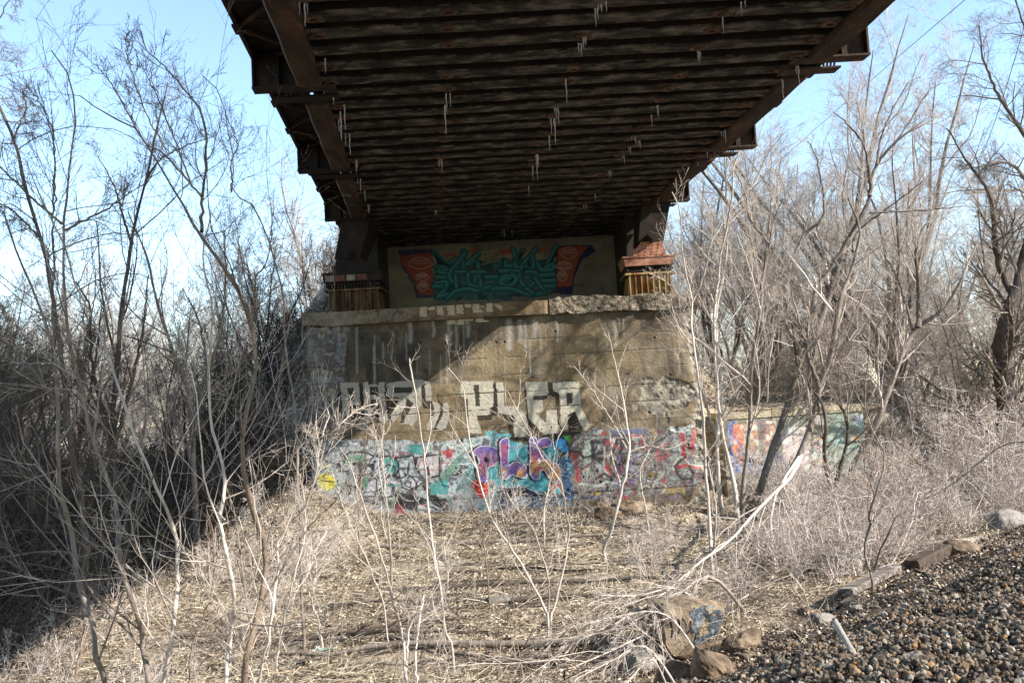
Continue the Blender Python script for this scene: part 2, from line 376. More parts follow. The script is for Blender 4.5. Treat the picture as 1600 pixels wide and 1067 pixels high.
# ----- stains (paint and lime), with shade painted in on the left
cv.noisy([(640, 560), (1000, 500), (1000, 600), (700, 600)], [None, (.24, .17, .08), (.30, .22, .11)], .05, 3, .35)
cv.noisy([(640, 600), (940, 600), (940, 690), (530, 690), (570, 660)], [(.13, .085, .042), (.19, .13, .065), (.26, .20, .11)], .06, 8, .5)
cv.noisy([(470, 495), (830, 485), (690, 590), (520, 700), (470, 700)], [(.028, .023, .017), (.055, .045, .031), (.09, .075, .053)], .05, 102, .72)  # dark staining, deepened to paint in the bridge's shade on this part
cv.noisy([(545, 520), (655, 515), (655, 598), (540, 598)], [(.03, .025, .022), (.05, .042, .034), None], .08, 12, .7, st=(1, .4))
cv.noisy([(480, 500), (545, 500), (530, 700), (482, 760)], [(.15, .14, .13), (.22, .21, .20), (.10, .095, .09)], .12, 15, .7)
for k, (x, w_, h_) in enumerate([(795, 9, 40), (812, 7, 30), (820, 4, 45), (835, 8, 25), (700, 5, 35), (712, 4, 50), (730, 6, 22), (676, 4, 22), (960, 5, 40), (640, 6, 30), (870, 3, 30)]):
    cv.line([(x, 503), (x + 2, 503 + h_ * .5), (x + 1, 503 + h_)], w_, (.42, .41, .37), .42, w_ * .45)
for k in range(60):
    x = 500 + k * 10 + random.uniform(-5, 5); y = 500 + random.uniform(0, 60)
    cv.line([(x, y), (x + 1, y + random.uniform(20, 70))], random.uniform(1, 4), random.choice([(.06, .05, .04), (.40, .38, .33), (.16, .10, .05)]), .35, 1.5)
# ----- block letters, upper row (dark drop shapes first)
T1 = TF(1 / 8, 520, 580); T2 = TF(.14375, 710, 580)
SH = (.028, .022, .016)
for q in [T1(200, 430, 480, 430, 500, 560, 420, 700, 330, 760, 240, 680), T1(330, 160, 390, 140, 400, 500, 350, 480), T1(560, 150, 690, 140, 700, 260, 640, 330), T1(480, 350, 640, 350, 760, 620, 640, 650, 520, 640, 430, 700),
          T1(690, 190, 1010, 190, 1000, 330, 760, 640, 660, 480), T1(900, 330, 1060, 300, 940, 640, 840, 650), T1(1090, 170, 1150, 170, 1160, 380, 1250, 360, 1260, 480, 1130, 460),
          T1(1330, 400, 1380, 400, 1370, 560, 1300, 740, 1240, 720), T1(60, 140, 100, 140, 130, 600, 60, 690)]:
    cv.poly(q, SH, .95)
for q in [T2(60, 120, 100, 120, 180, 620, 130, 640, 130, 300, 70, 270), T2(420, 130, 480, 130, 500, 480, 400, 480), T2(440, 450, 640, 450, 690, 550, 650, 720, 590, 700, 580, 530), T2(755, 120, 800, 120, 820, 460, 800, 500, 960, 690, 900, 690, 790, 560),
          T2(1010, 120, 1080, 120, 1140, 240, 1140, 480, 1170, 640, 1110, 600, 1100, 280, 1020, 260), T2(230, 470, 420, 470, 400, 530, 240, 530), T2(1230, 450, 1340, 430, 1400, 640, 1240, 650), T2(150, 690, 800, 720, 1240, 650, 1500, 660, 1500, 700, 800, 760, 160, 720)]:
    cv.poly(q, SH, .92)
P1 = [T1(85, 140, 325, 140, 345, 420, 200, 430, 210, 600, 130, 690, 60, 690, 120, 560, 120, 400),
      T1(375, 140, 440, 130, 450, 165, 570, 165, 570, 135, 645, 135, 655, 350, 690, 620, 640, 660, 580, 620, 580, 400, 560, 355, 480, 355, 480, 560, 420, 680, 370, 730, 280, 720, 280, 680, 400, 540),
      T1(680, 150, 800, 130, 1090, 100, 1210, 130, 1110, 180, 1110, 420, 1060, 480, 1060, 600, 1000, 680, 890, 650, 900, 590, 1010, 400, 920, 330, 910, 440, 760, 640, 720, 590, 830, 330, 690, 300),
      T1(1150, 180, 1220, 130, 1240, 360, 1340, 420, 1330, 560, 1270, 700, 1190, 740, 1170, 680, 1270, 470, 1240, 370, 1160, 360),
      T1(1380, 400, 1440, 380, 1460, 560, 1420, 700, 1350, 740, 1290, 700, 1370, 560)]
P2 = [T2(65, 110, 420, 105, 425, 380, 385, 400, 380, 475, 240, 480, 300, 680, 160, 670, 150, 420, 150, 300, 75, 270),
      T2(450, 118, 530, 120, 545, 380, 690, 380, 775, 470, 800, 560, 795, 710, 650, 715, 640, 565, 680, 540, 640, 480, 480, 455),
      T2(770, 115, 1010, 112, 1020, 240, 960, 300, 960, 440, 870, 450, 1000, 560, 1000, 425, 1110, 415, 1135, 670, 980, 690, 800, 500, 800, 430),
      T2(1070, 125, 1360, 110, 1365, 250, 1380, 400, 1480, 590, 1440, 645, 1390, 620, 1310, 430, 1230, 480, 1235, 630, 1165, 640, 1140, 240, 1075, 210)]
for q in P1: cv.poly(q, (.31, .285, .24), 1)  # left letters dirtier, and toned down for the shade over them
for q in P2: cv.poly(q, CRM, 1)
for q in [T1(180, 205, 255, 205, 262, 360, 205, 360), T1(465, 190, 570, 190, 570, 300, 470, 300), T1(765, 200, 1000, 195, 980, 270, 765, 270), T2(207, 148, 265, 148, 280, 378, 232, 380), T2(855, 270, 1010, 262, 1010, 300, 960, 312, 858, 312), T2(1212, 235, 1285, 232, 1285, 345, 1225, 370)]:
    cv.poly(q, SH, .95)
cv.chips([(520, 590), (930, 590), (930, 700), (520, 700)], .20, .28, .5, 31)
# ----- small letters under the coping
CR2 = (.44, .38, .27); T6 = TF(.1312, 620, 370)
for q in [T6(600, 960, 690, 955, 690, 1035, 610, 1045), T6(715, 950, 800, 950, 800, 1045, 730, 1045), T6(800, 970, 880, 975, 920, 940, 910, 995, 800, 1000), T6(940, 935, 1030, 930, 1030, 1010, 945, 1015), T6(1030, 990, 1090, 990, 1090, 1010, 1030, 1010), T6(1030, 935, 1090, 930, 1085, 955, 1035, 960)]:
    cv.poly(q, CR2, .9)
# ----- lower band of graffiti: left piece, white / black / teal
WH = (.50, .50, .52); TL = (.08, .30, .28); GRN = (.16, .28, .20); BK = (.022, .022, .025); LBL = (.40, .48, .52)
T3 = TF(.13125, 490, 680)
cv.noisy([(485, 690), (560, 686), (700, 690), (700, 800), (560, 802), (500, 770), (483, 740)], [(.10, .10, .10), (.30, .31, .32), (.48, .48, .48), (.20, .25, .23), (.42, .44, .46)], .10, 41, .9)
cv.noisy([(690, 690), (790, 676), (795, 800), (690, 800)], [(.12, .13, .14), (.38, .42, .42), (.50, .52, .52), (.12, .28, .26), (.30, .36, .36)], .10, 45, .95)
for q, col in [(T3(380, 250, 620, 230, 640, 330, 480, 330, 400, 370, 360, 330), GRN), (T3(640, 240, 830, 260, 900, 480, 700, 470, 690, 360, 640, 340), WH), (T3(820, 270, 960, 270, 1010, 350, 980, 470, 880, 430), TL),
               (T3(980, 250, 1190, 240, 1220, 370, 1020, 380), WH), (T3(1010, 420, 1200, 430, 1300, 560, 1200, 650, 1100, 640, 1030, 560), WH), (T3(1220, 270, 1500, 230, 1500, 480, 1360, 500, 1300, 420), (.46, .42, .43)),
               (T3(1130, 130, 1300, 110, 1310, 240, 1140, 220), TL), (T3(1380, 600, 1600, 440, 1600, 700, 1400, 700), TL), (T3(540, 620, 760, 520, 1000, 540, 1000, 720, 560, 720), WH), (T3(590, 480, 650, 470, 640, 620, 540, 640), GRN),
               (T3(970, 660, 1060, 680, 1380, 760, 1300, 830, 1230, 900, 960, 860), BK), (T3(1250, 830, 1420, 830, 1380, 900, 1240, 880), WH), (T3(830, 790, 960, 760, 960, 870, 830, 860), (.10, .16, .12)),
               (T3(1390, 700, 1600, 760, 1600, 900, 1450, 880), BK), (T3(260, 570, 480, 560, 420, 740, 250, 690), (.20, .24, .22))]:
    cv.poly(q, col, .95, 4)
for q, w_ in [(T3(360, 340, 380, 240, 430, 205, 620, 200, 700, 240, 800, 262, 830, 250, 940, 250, 1000, 310, 1015, 400, 980, 470), 3), (T3(970, 270, 1190, 240, 1215, 380, 1290, 500), 3), (T3(1225, 340, 1225, 270, 1380, 240, 1500, 225, 1500, 480, 1390, 500), 3),
              (T3(1010, 420, 1060, 620, 1130, 650, 1200, 650, 1300, 560), 2.6), (T3(1100, 560, 1120, 540, 1160, 560, 1150, 620, 1100, 600, 1090, 560), 2.4), (T3(750, 480, 750, 640, 860, 700), 2.5), (T3(660, 360, 710, 350, 700, 470, 680, 470), 5), (T3(1020, 395, 1130, 390), 4),
              (T3(550, 660, 560, 720, 860, 740, 940, 720), 2.4), (T3(480, 340, 560, 340, 560, 560, 500, 620), 6), (T3(900, 590, 960, 600, 940, 700), 5), (T3(380, 560, 440, 640, 430, 700), 3), (T3(1300, 600, 1380, 720, 1450, 880), 3), (T3(1360, 380, 1370, 470), 4)]:
    cv.line(q, w_, BK, .95)
for q in [T3(970, 830, 1010, 850, 1000, 930, 960, 900), T3(1050, 850, 1100, 940, 1080, 950, 1040, 880), T3(1290, 820, 1360, 870, 1370, 910, 1290, 880)]:
    cv.line(q, 2.6, (.42, .04, .05), .8, 1)
cv.noisy([(497, 742), (512, 738), (525, 748), (524, 760), (510, 766), (498, 762)], [(.50, .45, .06), (.62, .56, .08)], .2, 3, .95, 2)
cv.line([(501, 750), (522, 753)], 2.4, BK, .9); cv.line([(500, 731), (510, 727), (514, 735)], 3, (.50, .45, .06), .8)
# middle piece: purple bubble letters on turquoise
T4 = TF(.1375, 680, 670); TQ = (.07, .31, .34); PUR = (.19, .14, .34); BLU = (.03, .22, .48)
cv.noisy(T4(820, 130, 1070, 170, 1400, 130, 1430, 600, 1420, 740, 1100, 700, 740, 640, 620, 560, 600, 460, 720, 400, 820, 300), [(.05, .24, .27), TQ, (.10, .38, .41), TQ], .05, 51, 1)
cv.noisy(T4(560, 30, 760, 20, 860, 60, 860, 110, 600, 130), [(.10, .38, .42), None, (.14, .42, .46)], .15, 52, .9)
cv.noisy(T4(390, 380, 470, 380, 480, 600, 400, 580), [TQ, (.4, .44, .42)], .15, 53, .9)
def grad(q, stops, seed):
    sl, m = cv.mask(q, 1.5)
    if sl is None: return
    yy = cv.py[sl]; xx = cv.px[sl]; n = fbm(xx * .09, yy * .09, seed, 3)
    y0 = min(p[1] for p in q); y1 = max(p[1] for p in q); t = np.clip((yy - y0) / (y1 - y0) + (n - .5) * .7, 0, 1) * (len(stops) - 1)
    k = np.clip(t.astype(int), 0, len(stops) - 2); f = (t - k)[..., None]; S = np.array(stops)
    colr = S[k] * (1 - f) + S[k + 1] * f
    cc = cv.C[sl]; mm = m[..., None]; cc[..., :3] = cc[..., :3] * (1 - mm) + colr * mm; cc[..., 3] = np.maximum(cc[..., 3], m)
PK = (.40, .10, .17); OR = (.46, .24, .07); VI = (.16, .12, .36)
let = [([420, 290, 480, 210, 600, 195, 700, 230, 725, 320, 690, 400, 600, 450, 600, 540, 560, 620, 490, 560, 470, 440, 500, 380, 480, 300], [VI, (.27, .15, .30), PK, VI], 61),
       ([735, 150, 780, 110, 835, 130, 835, 400, 900, 375, 1000, 395, 1050, 470, 1030, 550, 960, 550, 880, 520, 810, 570, 760, 530, 745, 350], [VI, PK, (.30, .12, .30), VI, OR], 62),
       ([1075, 110, 1130, 85, 1170, 150, 1210, 110, 1300, 110, 1310, 190, 1200, 220, 1230, 270, 1220, 350, 1180, 380, 1260, 350, 1380, 400, 1430, 520, 1400, 620, 1320, 590, 1250, 480, 1200, 480, 1180, 560, 1120, 570, 1075, 480, 1085, 300], [VI, (.24, .14, .34), PK, OR, VI], 63)]
for pts, stp, sd in let:
    q = smooth_path(list(zip(pts[::2], pts[1::2]))); q = [(680 + a * .1375, 670 + b * .1375) for a, b in q]
    cv.line([(a - 2.2, b + .5) for a, b in q + [q[0]]], 5, BK, 1)
    grad(q, stp, sd)
    cv.line(q + [q[0]], 1.5, (.60, .58, .66), 1)
cv.poly(T4(550, 320, 590, 320, 610, 370, 560, 380), BK, 1); cv.line(T4(1180, 340, 1185, 385), 2.5, (.6, .58, .66), 1)
q = T4(1350, 130, 1400, 95, 1480, 110, 1520, 250, 1440, 280, 1400, 240, 1350, 180)
cv.poly(q, BLU, 1); cv.line(q + [q[0]], 3, BK, .9); cv.poly(T4(1420, 200, 1500, 180, 1520, 260, 1430, 270), (.08, .34, .60), 1)
cv.poly(T4(1440, 80, 1540, 70, 1530, 150, 1480, 120), (.05, .30, .07), .9, 4)
cv.poly(T4(940, 160, 1020, 160, 1000, 210, 950, 200), (.40, .48, .44), .9); cv.poly(T4(850, 180, 920, 190, 930, 230, 850, 230), (.22, .22, .40), .7)
cv.poly(T4(1380, 320, 1560, 330, 1590, 800, 1480, 800, 1440, 560), (.03, .08, .17), .95, 5)
cv.noisy(T4(1480, 240, 1560, 240, 1590, 500, 1500, 520), [(.03, .10, .22), (.10, .30, .42), (.45, .50, .52)], .2, 72, .9)
q = smooth_path(T4(740, 660, 900, 660, 1000, 650, 1150, 720, 1300, 760, 1430, 740))
cv.poly(q + T4(1480, 870, 1000, 900, 780, 880, 720, 760), (.02, .03, .06), .95, 4); cv.line(q, 1.6, (.5, .55, .55), .9)
cv.noisy(T4(720, 760, 1560, 780, 1560, 920, 740, 920), [(.03, .05, .09), (.25, .34, .40), (.04, .08, .14), (.40, .45, .46), None], .22, 71, .9)
cv.poly(T4(405, 620, 440, 575, 490, 590, 540, 640, 590, 600, 620, 650, 600, 740, 520, 810, 480, 760), (.50, .035, .03), 1, 3)
cv.poly(T4(510, 600, 560, 600, 545, 640), (.15, .02, .02), 1); cv.line(T4(480, 660, 540, 690, 520, 740), 1.5, (.22, .02, .02), .8)
cv.poly(T4(60, 250, 210, 230, 190, 320, 140, 330), (.42, .05, .06), .9, 3)
cv.poly(T4(120, 450, 250, 300, 320, 220, 350, 260, 280, 400, 250, 480, 150, 560, 100, 600, 60, 560), (.16, .27, .21), .9)
cv.line(T4(120, 440, 230, 320, 330, 230), 3, WH, .9); cv.line(T4(220, 530, 290, 460, 300, 500, 225, 530), 2, BK, 1); cv.line(T4(50, 560, 90, 640, 160, 660), 2, BK, .8)
cv.poly(T4(360, 700, 560, 800, 700, 800, 700, 880, 400, 900, 200, 800), (.30, .34, .34), .7, 6)
for q in [T4(1300, 650, 1420, 640), T4(1320, 700, 1360, 650), T4(1530, 260, 1560, 330, 1590, 380)]: cv.line(q, 5, (.45, .05, .06), .85, 1.5)
# right piece
T5 = TF(.15625, 880, 660)
cv.noisy(T5(90, 130, 300, 60, 1080, 60, 1350, 40, 1420, 300, 1430, 600, 1250, 680, 880, 720, 400, 780, 130, 800, 80, 600), [(.16, .07, .06), (.22, .19, .17), (.08, .085, .09), (.32, .33, .29), (.20, .11, .11), (.11, .11, .14), (.26, .28, .26)], .13, 81, .92)
LG = (.38, .43, .36)
for q, col in [(T5(210, 180, 300, 160, 270, 520, 200, 530), LG), (T5(480, 160, 530, 155, 520, 250, 450, 370, 420, 350, 480, 240), (.48, .50, .46)), (T5(330, 380, 480, 500, 480, 560, 400, 540, 330, 440), (.42, .43, .40)), (T5(560, 130, 700, 180, 780, 190, 780, 260, 620, 260, 560, 220), (.10, .10, .11)),
               (T5(340, 230, 370, 220, 380, 260, 345, 280), (.5, .5, .5)), (T5(720, 190, 780, 200, 770, 270, 720, 270), (.34, .38, .36)), (T5(560, 380, 600, 380, 600, 520, 540, 520), (.28, .08, .10)), (T5(480, 80, 820, 50, 820, 120, 500, 130), (.11, .13, .21)),
               (T5(540, 540, 640, 530, 640, 590, 560, 590), LG), (T5(300, 80, 400, 75, 370, 120, 290, 120), (.45, .50, .48)), (T5(370, 130, 400, 75, 440, 100, 430, 130), (.42, .08, .06)), (T5(780, 520, 1000, 500, 960, 570, 860, 590), (.30, .31, .25)), (T5(840, 480, 960, 510, 930, 560, 860, 560), (.22, .14, .06)),
               (T5(290, 690, 380, 690, 380, 740, 290, 740), (.40, .30, .08)), (T5(650, 560, 720, 570, 700, 640, 660, 640), (.14, .08, .20)), (T5(520, 590, 600, 590, 580, 650, 520, 640), (.12, .16, .30)), (T5(980, 640, 1230, 640, 1220, 700, 990, 710), (.32, .24, .11)), (T5(980, 560, 1030, 560, 1020, 630, 985, 620), (.35, .06, .07))]:
    cv.poly(q, col, .9, 4)
for q, w_, col in [(T5(290, 190, 300, 350, 400, 370), 6, BK), (T5(290, 200, 400, 190, 440, 260, 380, 300, 310, 330), 6, BK), (T5(330, 370, 470, 480, 520, 540), 4, (.05, .04, .05)), (T5(540, 170, 470, 370), 5, BK), (T5(600, 140, 560, 350, 600, 330, 640, 420), 6, (.04, .035, .04)),
                   (T5(240, 150, 860, 150), 1.3, (.5, .5, .5)), (T5(320, 620, 420, 640, 520, 600, 550, 540), 1.4, (.5, .5, .5)), (T5(770, 530, 860, 590, 960, 570, 1010, 500), 1.4, (.5, .5, .45)), (T5(1190, 110, 1210, 240, 1200, 330, 1230, 370), 6, (.38, .03, .05)), (T5(1310, 110, 1290, 270), 6, (.36, .03, .05)),
                   (T5(1140, 440, 1250, 430, 1370, 450), 5, (.40, .04, .05)), (T5(380, 520, 420, 440, 470, 520), 3, (.4, .05, .07)), (T5(80, 290, 130, 400, 150, 560), 4, (.40, .06, .06)), (T5(440, 180, 460, 210), 6, (.36, .05, .07)), (T5(1130, 500, 1200, 560, 1240, 520), 4, (.12, .10, .12)), (T5(1290, 480, 1330, 560, 1400, 580), 4, (.14, .10, .12)),
                   (T5(1080, 60, 1200, 80, 1280, 40), 8, (.36, .40, .38)), (T5(1100, 130, 1160, 240, 1190, 200), 2, (.30, .30, .32)), (T5(900, 80, 920, 110, 910, 190), 7, (.34, .22, .12)), (T5(1450, 480, 1500, 560), 3, (.42, .05, .07)), (T5(1320, 60, 1340, 120), 4, (.4, .05, .05))]:
    cv.line(q, w_, col, .85, .8)
cv.chips([(880, 665), (1110, 665), (1110, 785), (880, 785)], .24, .34, .35, 91)
cv.chips([(485, 690), (700, 690), (700, 800), (485, 800)], .20, .30, .35, 92)
rs = random.Random(9)
def scrib(n, bx, by, cols, wr_, rr):
    for _ in range(n):
        x = rs.uniform(*bx); y = rs.uniform(*by); a = rs.uniform(0, 6.28); pts = [(x, y)]
        for q in range(rs.choice([3, 4, 5])): a += rs.uniform(-1.6, 1.6); x += math.cos(a) * rs.uniform(*rr); y += math.sin(a) * rs.uniform(*rr) * .9; pts.append((x, min(max(y, by[0] - 4), by[1] + 4)))
        cv.line(smooth_path(pts, 4) if rs.random() < .6 else pts, rs.uniform(*wr_), rs.choice(cols), rs.uniform(.65, .95), .6)
scrib(34, (512, 672), (700, 792), [BK, BK, BK, (.5, .5, .52), (.06, .22, .21), (.10, .10, .12)], (1.2, 3.4), (7, 20))
scrib(12, (640, 708), (696, 792), [BK, WH, BK, TL, (.35, .04, .05)], (1.2, 3.2), (6, 16))
scrib(40, (912, 1092), (684, 774), [BK, (.44, .48, .42), (.34, .04, .06), (.06, .06, .09), (.18, .10, .24), BK], (1.4, 4.2), (6, 18))
_b = cv.py > 676
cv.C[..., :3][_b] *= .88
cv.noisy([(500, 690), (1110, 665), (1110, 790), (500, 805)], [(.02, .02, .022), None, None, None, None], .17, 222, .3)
# ----- relief: board joints, spalls, tie holes
X_, Z_ = cv.X, cv.Z
dy = .008 * (fbm(X_ * 2, Z_ * 2, 4) - .5) + .006 * (fbm(X_ * 9, Z_ * 9, 6) - .5)
bz = Z_ + .012 * fbm(X_ * .8, Z_ * 0, 7) ; brd = np.floor(bz / .37)
dy += .012 * (_h(brd, brd * 0, 3) - .5) * 2
fr = bz / .37 - brd; jn = (fr < .035) * (fbm(X_ * 1.4, brd * 3.3, 12) > .50)
dy += jn * np.where(Z_ < 2.0, .006, .017)
rx = sm(2.2, 4.2, X_ + 1.6 * (fbm(X_ * 1.2, Z_ * 1.2, 21) - .5)) * sm(1.35, 2.1, Z_ + .4 * (fbm(X_ * 2, Z_ * 2, 5) - .5))
sp = sm(.52, .60, fbm(X_ * 1.7, Z_ * 1.7, 23)) * rx
spl = sm(.55, .62, fbm(X_ * 1.5, Z_ * 2.2, 29)) * (1 - sm(wl + .5, wl + 1.6, X_)) * sm(1.2, 2.4, Z_)
ed = sm(wr - .35, wr - .02, X_ + .35 * (fbm(X_ * 0 + 3, Z_ * 2.3, 33) - .5)) + .6 * (1 - sm(wl + .02, wl + .16, X_ - .12 * (fbm(X_ * 0, Z_ * 2.7, 35) - .5)))
lowsp = sm(.60, .66, fbm(X_ * 1.4, Z_ * 1.4, 63)) * sm(1.5, 3.2, X_) * .5
rough = (fbm(X_ * 7, Z_ * 7, 25, 5) - .5)
dy += (sp + spl + lowsp) * (.05 + .11 * rough) + ed * (.08 + .20 * rough)
for k in range(60):
    hx = random.uniform(wl + .3, wr - .3); hz = random.uniform(.1, zcop - .2); rr = random.uniform(.012, .03)
    dy += .05 * (np.hypot(X_ - hx, Z_ - hz) < rr)
cv.C[..., 3] *= 1 - np.clip(sp + spl + lowsp * .6 + .8 * ed, 0, 1) * sm(.35, .5, fbm(X_ * 5, Z_ * 5, 66))
sl_m = np.clip(sp + spl + ed, 0, 1)
m_ = (sl_m > .3) & (cv.C[..., 3] < .3)
g_ = .09 + .27 * np.clip((fbm(X_ * 12, Z_ * 12, 71) - .3) / .4, 0, 1)
for ch, f_ in enumerate((1, .9, .72)): cv.C[..., ch][m_] = (g_ * f_)[m_]
cv.C[..., 3][m_] = .8
# dark joint lines and the tie-hole dirt
jm = jn > 0
jm = jm & (Z_ > 2.0)
cv.C[jm, :3] = (.06, .05, .035); cv.C[jm, 3] = .4
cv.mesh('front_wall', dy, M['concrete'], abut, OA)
# body behind the face
mb = MB(); mb.box((wl + .02, YW + .22, -1), (wr - .05, 24.3, zcop)); mb.build('wall_core', M['footing'], abut, origin=OA)
def roughbox(name, a, b, step, amp, seed, m, parent, origin, wedge=None):
    bm = bmesh.new(); (x0, y0, z0), (x1, y1, z1) = a, b
    nx = max(2, int((x1 - x0) / step)); ny = max(2, int((y1 - y0) / step)); nz = max(2, int((z1 - z0) / step))
    V = []; F = []; idx = {}
    def vid(p):
        if p not in idx: idx[p] = len(V); V.append(p)
        return idx[p]
    for i in range(nx):
        for j in range(ny):
            for kz in (0, nz):
                f = [vid((i, j, kz)), vid((i + 1, j, kz)), vid((i + 1, j + 1, kz)), vid((i, j + 1, kz))]; F.append(f if kz else f[::-1])
    for i in range(nx):
        for k in range(nz):
            for j in (0, ny):
                f = [vid((i, j, k)), vid((i + 1, j, k)), vid((i + 1, j, k + 1)), vid((i, j, k + 1))]; F.append(f if not j else f[::-1])
    for j in range(ny):
        for k in range(nz):
            for i in (0, nx):
                f = [vid((i, j, k)), vid((i, j + 1, k)), vid((i, j + 1, k + 1)), vid((i, j, k + 1))]; F.append(f if i else f[::-1])
    bm.free()
    A = np.array(V, float); A = A / np.array([nx, ny, nz]) * (np.array(b) - np.array(a)) + np.array(a)
    for q in range(len(A)):
        p = A[q]; am = amp(p) if callable(amp) else amp
        v = mnoise.turbulence_vector(Vector(p * 3.1 + seed), 4, False)
        v2 = mnoise.noise_vector(Vector(p * 1.1 + seed))
        A[q] = p + (np.array(v) * .7 + np.array(v2) * .5 - .0) * am
    return big(name, A, np.array(F), m, parent, origin=origin)
# coping along the top of the wall: plain on the left, broken and bright on the right
zt = ztop
xm = P(858, 470, YW)[0]
rj = roughbox('coping', (wl - .05, YW - .07, zcop + .0), (xm + .1, YW + .9, zt), .05, lambda p: .016 + .05 * (1 - sm(wl, wl + .8, p[0])), 3, M['concrete_plain'], abut, OA)
cc = Canvas(wl + .95, xm, zcop, zt, lambda x, z: np.full_like(x, YW - .125), .014)
cc.noisy([(540, 460), (870, 440), (870, 505), (540, 515)], [(.07, .045, .025), (.11, .07, .035), (.16, .115, .065)], .08, 29, .85)
for q in [T6(270, 810, 355, 810, 360, 945, 275, 950), T6(360, 850, 380, 880, 455, 870, 460, 805, 400, 805, 420, 840), T6(475, 810, 540, 800, 560, 930, 480, 935), T6(610, 800, 690, 790, 690, 930, 610, 930, 600, 860), T6(560, 800, 610, 790, 610, 830, 560, 830),
          T6(705, 785, 790, 785, 795, 915, 712, 915), T6(800, 780, 885, 775, 880, 840, 810, 840), T6(895, 770, 980, 770, 985, 860, 1050, 890, 910, 905), T6(985, 775, 1045, 770, 1040, 790, 985, 795), T6(985, 825, 1045, 820, 1045, 835, 985, 838), T6(1065, 765, 1140, 760, 1145, 890, 1070, 895), T6(1150, 755, 1250, 750, 1250, 775, 1150, 785), T6(1150, 800, 1250, 815, 1250, 885, 1180, 830)]:
    cc.poly(q, (.42, .36, .25), .92, 2)
cc.noisy([(650, 466), (800, 456), (800, 482), (650, 495)], [None, (.16, .09, .04), None, (.10, .07, .04)], .15, 9, .3)
cc.noisy([(480, 480), (640, 470), (640, 500), (480, 510)], [None, (.20, .19, .165), (.12, .11, .095)], .2, 19, .6)
cc.mesh('coping_face', .01 * (fbm(cc.X * 4, cc.Z * 6, 8) - .5) + .05 * (1 - sm(wl, wl + .5, cc.X)), M['concrete'], rj, np.array([0., 0, 0]) + OA) if False else None
cface = cc.mesh('coping_face', .014 * (fbm(cc.X * 4, cc.Z * 6, 8) - .5) + .09 * (1 - sm(wl + .95, wl + 1.1, cc.X)) + .06 * sm(xm - .12, xm, cc.X), M['concrete'], abut, OA)
roughbox('broken_coping', (xm, YW - .10, zcop - .02), (wr + .03, YW + .9, zt + .02), .045, lambda p: .035 + .045 * sm(.0, .2, p[0] - xm), 9, M['concrete_rough'], abut, OA)
mb = MB(); mb.box((wl + .1, YW + .7, zcop - .1), (wr - .1, 24.3, zt - .05)); mb.build('bridge_seat', M['footing'], abut, origin=OA)
# backwall with its mural
YB = 23.4
xb0 = P(572, 420, YB)[0]; xb1 = P(1002, 420, YB)[0]
bw = Canvas(xb0, xb1, ztop - .3, 7.3, lambda x, z: np.full_like(x, YB), .02)
T7 = TF(.1375, 770, 370)
ORG = (.34, .09, .045); NAV = (.028, .028, .09); TEA = (.035, .17, .175); TE2 = (.12, .33, .33); TE3 = (.015, .065, .065)
bw.poly(T6(0, 160, 420, 140, 440, 720, 240, 740, 180, 560, 60, 350) + [], NAV, .8, 4)
bw.poly(T6(30, 230, 420, 190, 430, 690, 270, 690, 200, 520, 60, 320), ORG, .85, 4)
bw.poly(T7(720, 100, 1120, 90, 1180, 160, 1020, 260, 930, 460, 905, 660, 700, 650), NAV, .95, 2)
bw.poly(T7(740, 120, 1090, 100, 980, 240, 920, 420, 900, 560, 730, 570), ORG, .95, 2)
for q in [T6(560, 205, 720, 195, 690, 240, 600, 245), T6(880, 150, 980, 150, 890, 230), T7(80, 150, 220, 130, 210, 190, 80, 215), T7(330, 140, 440, 130, 350, 200), T7(510, 125, 660, 120, 520, 195), T6(1230, 160, 1360, 150, 1360, 200, 1235, 215)]: bw.poly(q, ORG, .9, 2)
bw.noisy(T6(440, 330, 1000, 280, 1372, 300, 1372, 760, 440, 760), [TE3, (.07, .11, .10), TEA, (.05, .09, .12)], .06, 14, .9)
bw.noisy(T7(0, 240, 700, 260, 720, 640, 560, 680, 0, 680), [TE3, (.07, .11, .10), TEA, (.05, .09, .12)], .06, 15, .9)
strokes = [T6(440, 180, 540, 290, 620, 320, 720, 260), T6(470, 360, 560, 340, 640, 370), T6(560, 400, 590, 390, 600, 370, 560, 350, 510, 380, 520, 430, 620, 430), T6(470, 480, 620, 490), T6(450, 560, 600, 540, 560, 640, 490, 720, 620, 680), T6(790, 170, 800, 430), T6(820, 190, 640, 420, 640, 500, 740, 620),
           T6(440, 590, 540, 590), T6(990, 190, 830, 330, 960, 300, 920, 600), T6(960, 300, 990, 430, 960, 600), T6(700, 420, 1050, 420), T6(700, 470, 720, 620, 800, 610), T6(850, 440, 860, 560, 960, 600), T6(600, 740, 700, 650, 850, 620, 960, 640, 1100, 600, 1372, 600), T6(1290, 290, 1290, 360, 1372, 380), T6(1060, 480, 1200, 480), T6(1000, 520, 1000, 600), T6(1240, 520, 1372, 480),
           T7(230, 140, 260, 250, 210, 330, 150, 330, 150, 280), T7(340, 150, 250, 330, 330, 340), T7(500, 130, 330, 340, 310, 480, 380, 590), T7(450, 220, 470, 340, 380, 330), T7(730, 110, 620, 320, 650, 340), T7(510, 300, 560, 380, 680, 370, 680, 310, 600, 350), T7(80, 390, 290, 390), T7(110, 500, 200, 460, 130, 450, 90, 530, 200, 560, 270, 480, 220, 420),
           T7(380, 400, 480, 410, 520, 470, 400, 590), T7(540, 440, 700, 430), T7(560, 500, 700, 500), T7(580, 560, 700, 560), T7(480, 470, 600, 640), T7(0, 590, 200, 590, 420, 660, 560, 640), T7(380, 590, 460, 640)]
